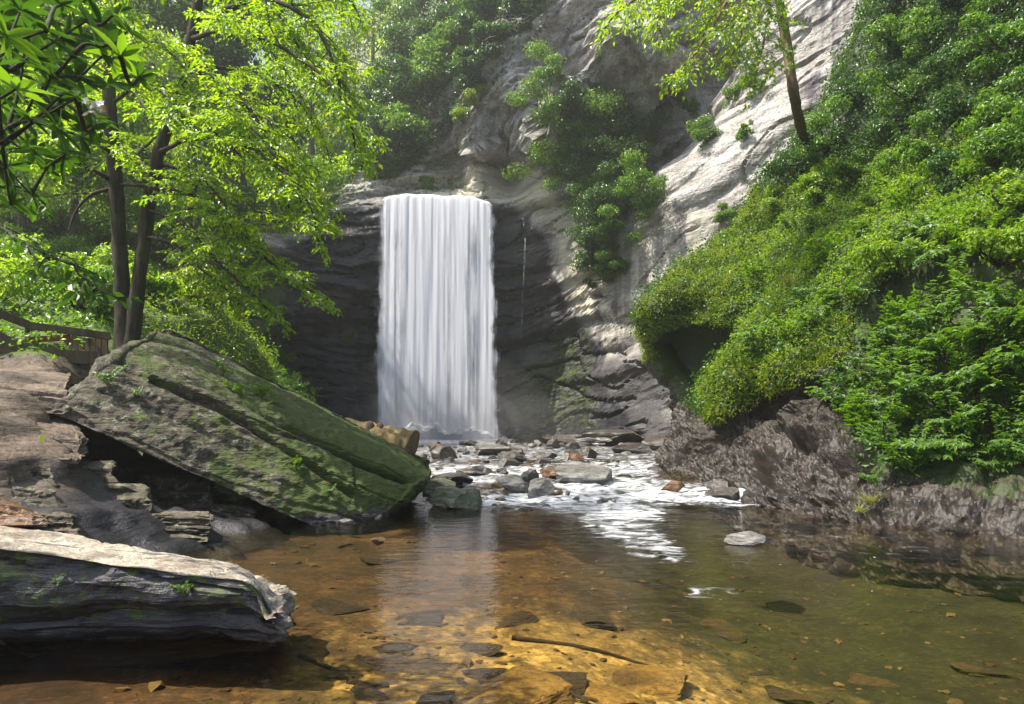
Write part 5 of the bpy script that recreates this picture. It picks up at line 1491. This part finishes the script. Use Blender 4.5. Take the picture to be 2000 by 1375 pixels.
for k, (u, v, s, mt) in enumerate([(620, 385, 1.6, 'leafMid'), (560, 400, 1.8, 'leafDark'), (500, 420, 1.8, 'leafSun'), (450, 450, 1.7, 'leafDark'), (400, 440, 2.0, 'leafHaze'), (350, 470, 1.8, 'leafMid'), (300, 460, 2.0, 'leafHaze'), (250, 480, 1.8, 'leafDark'),
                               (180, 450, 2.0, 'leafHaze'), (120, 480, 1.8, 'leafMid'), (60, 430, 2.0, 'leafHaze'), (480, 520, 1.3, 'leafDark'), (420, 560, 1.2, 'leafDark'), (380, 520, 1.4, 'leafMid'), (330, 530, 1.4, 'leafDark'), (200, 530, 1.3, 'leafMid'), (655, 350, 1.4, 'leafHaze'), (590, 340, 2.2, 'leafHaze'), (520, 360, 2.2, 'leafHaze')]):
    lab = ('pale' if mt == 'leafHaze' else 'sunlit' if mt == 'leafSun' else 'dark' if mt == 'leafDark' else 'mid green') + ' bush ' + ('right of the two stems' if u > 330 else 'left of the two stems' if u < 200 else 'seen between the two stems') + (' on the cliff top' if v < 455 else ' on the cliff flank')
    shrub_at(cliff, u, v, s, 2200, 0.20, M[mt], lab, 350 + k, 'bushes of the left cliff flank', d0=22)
# wooded slope left of the dome: individual evergreen shrubs
k = 0
for (u, v, s) in [(735, 325, 1.8), (775, 300, 2.0), (755, 250, 1.9), (805, 240, 2.1), (850, 190, 2.1), (795, 185, 2.0), (865, 130, 2.1), (910, 110, 1.9), (840, 85, 2.2), (950, 60, 1.9), (905, 40, 2.1), (980, 20, 1.8),
                  (1010, 60, 1.3), (865, 20, 2.2), (760, 350, 1.2), (820, 290, 1.6), (880, 150, 1.7), (960, 100, 1.4), (740, 285, 1.6), (1040, 20, 1.2), (825, 135, 1.8), (930, 160, 1.2)]:
    where = ('lowest' if v > 270 else 'low' if v > 200 else 'middle' if v > 110 else 'top') + (' inner' if u < 780 else ' outer' if u > 880 else ' central')
    shrub_at(cliff, u, v, s, 3400, 0.26, [M['leafDark'], M['leafMid'], M['leafDark']][k % 3], where + ' evergreen shrub on the slope above the falls', 400 + k, 'evergreen shrubs on the slope above the falls', rise=0.9, d0=35)
    k += 1
# shrubs of the right slope
rngG = np.random.RandomState(9)
slope = [(1620, 300), (1680, 200), (1740, 100), (1760, 20), (1820, 60), (1880, 20), (1950, 40), (1850, 150), (1790, 200), (1920, 130), (1990, 120), (1730, 290), (1680, 360), (1600, 390), (1800, 310), (1880, 250), (1960, 230), (1560, 330), (1520, 400),
         (1870, 350), (1950, 330), (1990, 420), (1780, 400), (1700, 430), (1900, 450), (1830, 500), (1750, 540), (1960, 520), (2040, 300), (2050, 500)]
for k, (u, v) in enumerate(slope):
    sunny = 380 < v < 560 and u > 1480
    big = 0.75 if v < 350 else 0.55
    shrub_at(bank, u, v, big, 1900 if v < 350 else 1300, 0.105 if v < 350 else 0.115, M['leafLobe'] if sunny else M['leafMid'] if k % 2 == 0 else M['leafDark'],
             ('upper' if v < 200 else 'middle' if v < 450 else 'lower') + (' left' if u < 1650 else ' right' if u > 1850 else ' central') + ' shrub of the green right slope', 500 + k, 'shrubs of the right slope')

# ---- leafy plants standing on the right bank
def plant_meshes(seed):
    rng = np.random.RandomState(seed)
    mw, ml = MB(), MB()
    for s in range(rng.randint(4, 7)):
        a = rng.uniform(0, 6.28); lean = rng.uniform(0.25, 0.8); h = rng.uniform(0.35, 0.7)
        d = nrm(np.array((math.cos(a) * lean, math.sin(a) * lean, 1)))
        pts = limb(rng, (0, 0, 0), d, h, 0.10, 0.08, 8)
        tube(mw, pts, np.linspace(0.008, 0.003, 9), 4, False)
        for q in range(3, 9):
            p = pts[q]; t = nrm(pts[q] - pts[q - 1])
            sd = nrm(np.cross(t, UP) + 1e-6)
            for sg in (-1, 1):
                if q == 8 and sg == -1:
                    D = t[None]
                else:
                    D = (0.55 * t + sg * sd + rng.normal(0, 0.2, 3))[None]
                rach = nrm(D[0] - 0.15 * UP)
                # compound leaf: rachis with five leaflets
                rl2 = rng.uniform(0.07, 0.13)
                for f, sgn in ((0.5, 1), (0.5, -1), (0.85, 1), (0.85, -1), (1.0, 0)):
                    b0 = p + rach * rl2 * f
                    s2 = nrm(np.cross(rach, UP) + 1e-6)
                    dd = nrm(rach * (0.6 if sgn else 1) + s2 * sgn * 0.8 - UP * 0.22 + rng.normal(0, 0.08, 3))
                    leaves(ml, b0[None], dd[None], (UP + rng.normal(0, 0.18, 3))[None], np.array([rng.uniform(0.075, 0.12)]), np.array([0.042]), shape=6)
    a_ = mw.mesh('stems'); a_.materials.append(M['stem'])
    b_ = ml.mesh('leaves', False); b_.materials.append(M['leafMid'])
    return a_, b_
PL = [plant_meshes(60 + k) for k in range(7)]
def plant(p, k, scale, rz, label, group, lean=(0, 0)):
    o = empty('leafy_plant', p, label, 'plant', group)
    o.scale = (scale,) * 3; o.rotation_euler = (lean[0], lean[1], rz)
    obj('stems', PL[k % 7][0], None, o); obj('leaves', PL[k % 7][1], None, o)
    return o
rngP = np.random.RandomState(15)
ppoly = [(1625, 760), (1680, 700), (1760, 600), (2000, 560), (2040, 700), (2030, 925), (1850, 915), (1760, 935), (1700, 900)]
cand = np.stack([rngP.uniform(1600, 2040, 700), rngP.uniform(540, 940, 700)], -1)
inn = polymask(cand[:, 0], cand[:, 1], ppoly, 4) > 0.5
chosen = []
for q in cand[inn]:
    if all(np.hypot(*(q - c)) > 27 for c in chosen):
        chosen.append(q)
for k, (u, v) in enumerate(chosen[:92]):
    p = bank.hit(u, v)
    if p is None:
        continue
    zone = 'beside the wet rock' if u < 1720 else ('at right edge' if u > 1900 else 'amid the thicket')
    row = 'bottom row' if v > 850 else ('middle rows' if v > 720 else 'top rows')
    plant(p, k, rngP.uniform(0.75, 1.25), rngP.uniform(0, 6.28), f'leafy plant {zone}, {row} of the bank', 'leafy plants of the right bank', (rngP.uniform(0.0, 0.35), rngP.uniform(-0.5, 0.0)))
ch2 = []
cand = np.stack([rngP.uniform(1440, 2020, 900), rngP.uniform(240, 720, 900)], -1)
for q in cand[polymask(cand[:, 0], cand[:, 1], [(1470, 520), (1700, 330), (2000, 250), (2000, 520), (1750, 560), (1650, 640), (1470, 690)], 4) > 0.5]:
    if all(np.hypot(*(q - c)) > 46 for c in ch2):
        ch2.append(q)
for k, (u, v) in enumerate(ch2[:50]):
    p = bank.hit(u, v)
    if p is not None:
        plant(p + 0.1 * bank.n, k + 3, rngP.uniform(0.7, 1.3), rngP.uniform(0, 6.28), 'leafy plant standing on the mossy slope, ' + ('upper' if v < 400 else 'lower') + ' half', 'leafy plants of the mossy slope', (rngP.uniform(0.0, 0.35), rngP.uniform(-0.5, 0.0)))
# plants growing on the boulder and slab
from mathutils.bvhtree import BVHTree
def bvh(o):
    return BVHTree.FromPolygons([v.co + o.location for v in o.data.vertices], [p.vertices[:] for p in o.data.polygons])
ROCKS = [bvh(boulder), bvh(slab)]
def snap(u, v, d):
    dr = Vector(P(u, v, 1.0) - np.array((0, 0, CAMZ))).normalized()
    best = None
    for t in ROCKS:
        h = t.ray_cast(Vector((0, 0, CAMZ)), dr)
        if h[0] is not None and (best is None or h[3] < best[1]):
            best = (h[0], h[3])
    return np.array(best[0]) if best else P(u, v, d)
spots = [(215, 740, 10.35, .5, 'tuft of small leaves on the upper left corner of the tilted boulder'), (435, 735, 11.1, .55, 'creeping plant on the crack high on the tilted boulder'), (450, 765, 11.0, .5, 'hanging green plant in the middle of the tilted boulder'),
         (512, 778, 11.2, .55, 'leafy fern on the central face of the tilted boulder'), (545, 790, 11.25, .5, 'spreading plant below the ridge of the tilted boulder'), (575, 760, 11.9, .5, 'bright upright plant on the boulder ridge against the dark wall'),
         (610, 770, 12.3, .3, 'small bright sprig on the boulder ridge right of the upright plant'), (400, 840, 10.8, .3, 'tiny sprig low on the boulder face'), (580, 920, 11.3, .35, 'small hanging sprig on the lower boulder face'),
         (650, 960, 11.6, .3, 'small green tuft near the water on the tilted boulder'), (265, 775, 10.3, .3, 'tiny tuft below the upper corner of the tilted boulder'), (105, 1150, 4.95, .2, 'dim creeping plant on the dark front of the near slab'), (130, 1190, 4.95, .2, 'dim fern hanging low on the dark front of the near slab'),
         (370, 1165, 4.9, .22, 'faint green tuft in the dark undercut of the near slab'), (1700, 935, 11.6, .5, 'pale broad leaved plant where wet rock meets the flat shore')]
for k, (u, v, d, s, lab) in enumerate(spots):
    plant(snap(u, v, d) if k < 14 else P(u, v, d - 0.05), k, s, k * 1.3, lab, None, (0.5, 0.0))
# grass tufts
def tuft(p, n, h, label, mat='grass', seed=0):
    rng = np.random.RandomState(seed)
    mb = MB()
    for k in range(n):
        a = rng.uniform(0, 6.28); d = nrm(np.array((math.cos(a), math.sin(a), rng.uniform(0.8, 2.2))))
        pts = limb(rng, np.array(p) + rng.normal(0, 0.05, 3) * np.array((1, 1, 0)), d, h * rng.uniform(0.6, 1.2), 0.22, 0.05, 5)
        sd = nrm(np.cross(d, UP)) * 0.006
        w = np.linspace(1, 0.05, 6)[:, None]
        V = np.concatenate([pts - sd * w, pts + sd * w]); i = np.arange(5)
        mb.add(V, np.stack([i, i + 1, i + 7, i + 6], -1))
    o = empty('grass_tuft', p, label, 'grass tuft')
    part('blades', mb, M[mat], o)
tuft(P(1700, 985, 11.25), 90, 0.42, 'yellowish grass tuft between the wet rock and the flat shore', seed=1)
tuft(P(1680, 1000, 11.1), 50, 0.32, 'small dry grass tuft just above the waterline at the wet rock', seed=2)
tuft(P(1540, 560, 17.6), 60, 0.9, 'long drooping grass on the right bank between the lobes', seed=3)

# ---- far trees
def far_tree(label, base, height, spread, seed, mat, n, L, trunk_r=0.25, first=0.35, lean=(0, 0), group=None):
    rng = np.random.RandomState(seed)
    base = np.array(base)
    t = empty('forest_tree', base, label, 'tree', group)
    top = base + np.array((lean[0], lean[1], height))
    mb = MB(); pl = spline([base, base + (top - base) * 0.4 + rng.normal(0, 0.2, 3), base + (top - base) * 0.75 + rng.normal(0, 0.3, 3), top], 30)
    tube(mb, pl, np.linspace(trunk_r, trunk_r * 0.2, 30), 9, True, 0.06, seed)
    part('trunk', mb, M['barkFar'], t)
    blobs, mw = [], MB()
    nb = 20
    for k in range(nb):
        f = first + (1 - first) * (k + rng.rand()) / nb
        a = 2.4 * k + rng.uniform(-0.5, 0.5)
        w = spread * (1.15 - 0.75 * ((f - first) / (1 - first)) ** 1.5) * rng.uniform(0.5, 1.05)
        p0 = pl[int(f * 29)]
        c = p0 + np.array((math.cos(a) * w, math.sin(a) * w, rng.uniform(-0.3, 0.6)))
        r = spread * rng.uniform(0.28, 0.48)
        blobs.append((c, (r * 1.25, r * 1.25, r * 0.5)))
        tube(mw, spline([p0 - UP * 0.3, 0.5 * (p0 + c) + UP * 0.1, c], 7), np.linspace(trunk_r * 0.28, 0.02, 7), 5, False)
    tag(part('branches', mw, M['barkFar'], t), kind='stuff')
    ml = MB(); leaf_cloud(ml, rng, blobs, n, L, up=0.8, shell=0.8)
    tag(part('crown', ml, mat, t, False), kind='stuff')
    return t

FT = [  # u, v of the base, d, height, spread, material, label
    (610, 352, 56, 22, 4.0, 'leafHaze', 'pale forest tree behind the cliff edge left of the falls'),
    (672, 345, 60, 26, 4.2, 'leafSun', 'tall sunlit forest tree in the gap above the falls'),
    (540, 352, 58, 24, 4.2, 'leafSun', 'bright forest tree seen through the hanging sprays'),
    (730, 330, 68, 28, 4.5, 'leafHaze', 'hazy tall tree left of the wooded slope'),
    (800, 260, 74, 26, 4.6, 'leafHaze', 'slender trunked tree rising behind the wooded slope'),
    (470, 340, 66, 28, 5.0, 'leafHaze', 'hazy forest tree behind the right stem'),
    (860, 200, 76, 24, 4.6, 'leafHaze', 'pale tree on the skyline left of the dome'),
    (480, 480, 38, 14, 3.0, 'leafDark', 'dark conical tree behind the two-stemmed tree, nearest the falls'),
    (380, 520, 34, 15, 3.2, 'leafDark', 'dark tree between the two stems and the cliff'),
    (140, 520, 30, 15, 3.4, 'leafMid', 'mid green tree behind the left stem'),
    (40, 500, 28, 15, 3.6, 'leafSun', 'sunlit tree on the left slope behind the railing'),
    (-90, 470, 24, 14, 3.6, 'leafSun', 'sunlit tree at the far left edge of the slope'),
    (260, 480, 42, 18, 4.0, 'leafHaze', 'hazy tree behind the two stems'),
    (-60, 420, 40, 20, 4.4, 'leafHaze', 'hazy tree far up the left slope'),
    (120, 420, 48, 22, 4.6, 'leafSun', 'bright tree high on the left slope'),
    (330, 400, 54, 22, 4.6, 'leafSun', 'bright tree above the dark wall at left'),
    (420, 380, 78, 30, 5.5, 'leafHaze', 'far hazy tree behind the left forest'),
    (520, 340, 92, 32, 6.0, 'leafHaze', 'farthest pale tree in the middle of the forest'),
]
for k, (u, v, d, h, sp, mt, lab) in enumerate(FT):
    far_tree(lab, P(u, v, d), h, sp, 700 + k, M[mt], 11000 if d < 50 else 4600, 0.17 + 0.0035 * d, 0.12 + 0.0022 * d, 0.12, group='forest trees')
# sunny shrubs on the left slope
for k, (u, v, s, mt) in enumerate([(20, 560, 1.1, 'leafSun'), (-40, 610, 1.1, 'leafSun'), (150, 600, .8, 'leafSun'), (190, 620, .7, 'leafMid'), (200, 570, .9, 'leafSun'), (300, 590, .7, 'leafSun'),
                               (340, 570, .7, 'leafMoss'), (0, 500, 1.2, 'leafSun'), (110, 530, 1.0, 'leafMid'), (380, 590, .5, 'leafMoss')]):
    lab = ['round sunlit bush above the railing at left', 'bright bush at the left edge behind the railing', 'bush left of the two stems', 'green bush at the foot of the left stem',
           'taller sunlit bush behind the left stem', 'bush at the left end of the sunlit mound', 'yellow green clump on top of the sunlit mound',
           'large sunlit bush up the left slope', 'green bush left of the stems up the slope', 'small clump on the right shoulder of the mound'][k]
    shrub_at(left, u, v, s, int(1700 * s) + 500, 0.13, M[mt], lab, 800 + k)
# bare dead twigs hanging on the wooded slope
mb = MB(); rngD = np.random.RandomState(4)
dp = P(985, 55, 43.5)
for k in range(16):
    d = nrm(np.array((rngD.uniform(-0.9, 0.6), -0.4, rngD.uniform(-1.2, 0.1))))
    pts = limb(rngD, dp + rngD.normal(0, 0.3, 3), d, rngD.uniform(1.5, 3.4), 0.06, 0.22, 10)
    tube(mb, pts, np.linspace(0.035, 0.008, 11), 4, False)
    for q in range(3, 10, 2):
        tube(mb, limb(rngD, pts[q], nrm(rngD.normal(size=3) - UP * 0.5), 0.7, 0.05, 0.2, 5), np.linspace(0.014, 0.005, 6), 3, False)
db = empty('dead_shrub', dp, 'bare grey dead branches hanging on the slope left of the dome', 'shrub'); part('twigs', mb, M['deadtwig'], db)
# ================================================================== AIR
def volume_mat(name, dens, col, aniso):
    m, nt, N, L = newmat(name)
    g = G(nt)
    v = g.n('ShaderNodeVolumePrincipled')
    v.inputs['Color'].default_value = (*col, 1); v.inputs['Density'].default_value = dens; v.inputs['Anisotropy'].default_value = aniso
    g.out(None, v.outputs[0])
    return m
hv = np.array([(x, y, z) for x in (-95, 95) for y in (-45, 145) for z in (-3, 72)], float)
hf = np.array([(0, 1, 3, 2), (4, 6, 7, 5), (0, 4, 5, 1), (2, 3, 7, 6), (0, 2, 6, 4), (1, 5, 7, 3)])
tag(obj('haze', MB().add(hv, hf).mesh('haze', False), volume_mat('haze_air', 0.0014, (0.97, 1.0, 0.92), 0.55)), 'thin pale summer haze filling the gorge', 'haze', kind='stuff')
for k, (u, v, d, r, dn, lab) in enumerate([(853, 835, 43.6, (4.6, 2.0, 1.3), 0.10, 'dense spray right at the foot of the falls'), (850, 820, 43.6, (5.6, 2.2, 2.4), 0.05, 'soft cloud of spray around the foot of the falls'),
                                        (860, 800, 43.4, (7.0, 2.4, 4.0), 0.018, 'thin rising veil of mist before the falls'), (950, 830, 42.4, (9.0, 2.4, 2.0), 0.018, 'thin drifting spray right of the falls')]):
    c = P(u, v, d); V = IV * np.array(r)
    tag(obj('spray_mist', MB().add(V, IF).mesh('spray_mist'), volume_mat('mist', dn, (1, 1, 1), 0.3), loc=c), lab, 'mist', kind='stuff')

# ================================================================== every label singles out one thing
def ordinal(k):
    w = ['leftmost', 'second from left', 'third from left', 'fourth from left', 'fifth from left', 'sixth from left', 'seventh from left', 'eighth from left', 'ninth from left', 'tenth from left']
    return w[k] if k < 10 else '%d%s from left' % (k + 1, {1: 'st', 2: 'nd', 3: 'rd'}.get((k + 1) % 10 if (k + 1) // 10 != 1 else 0, 'th'))
tone = {'wet_rock': 'dark ', 'pale_wet_rock': 'pale ', 'rusty_rock': 'rusty ', 'mossy_rock': 'mossy ', 'sunken_rock': 'dark ', 'sunken_gold_rock': 'golden '}
byl = {}
for o in bpy.data.objects:
    if o.parent is None and o.get('group') and o.get('label'):
        if o.type == 'MESH' and o.data.materials and o.data.materials[0].name in tone and 'river_stone' in o.name or 'sunken_stone' in o.name:
            o['label'] = tone.get(o.data.materials[0].name, '') + o['label']
        byl.setdefault(o['label'], []).append(o)
for lab, lst in byl.items():
    if len(lst) > 1:
        for k, o in enumerate(sorted(lst, key=lambda q: q.location.x / max(q.location.y, 0.1))):
            o['label'] = lab + ', ' + ordinal(k)
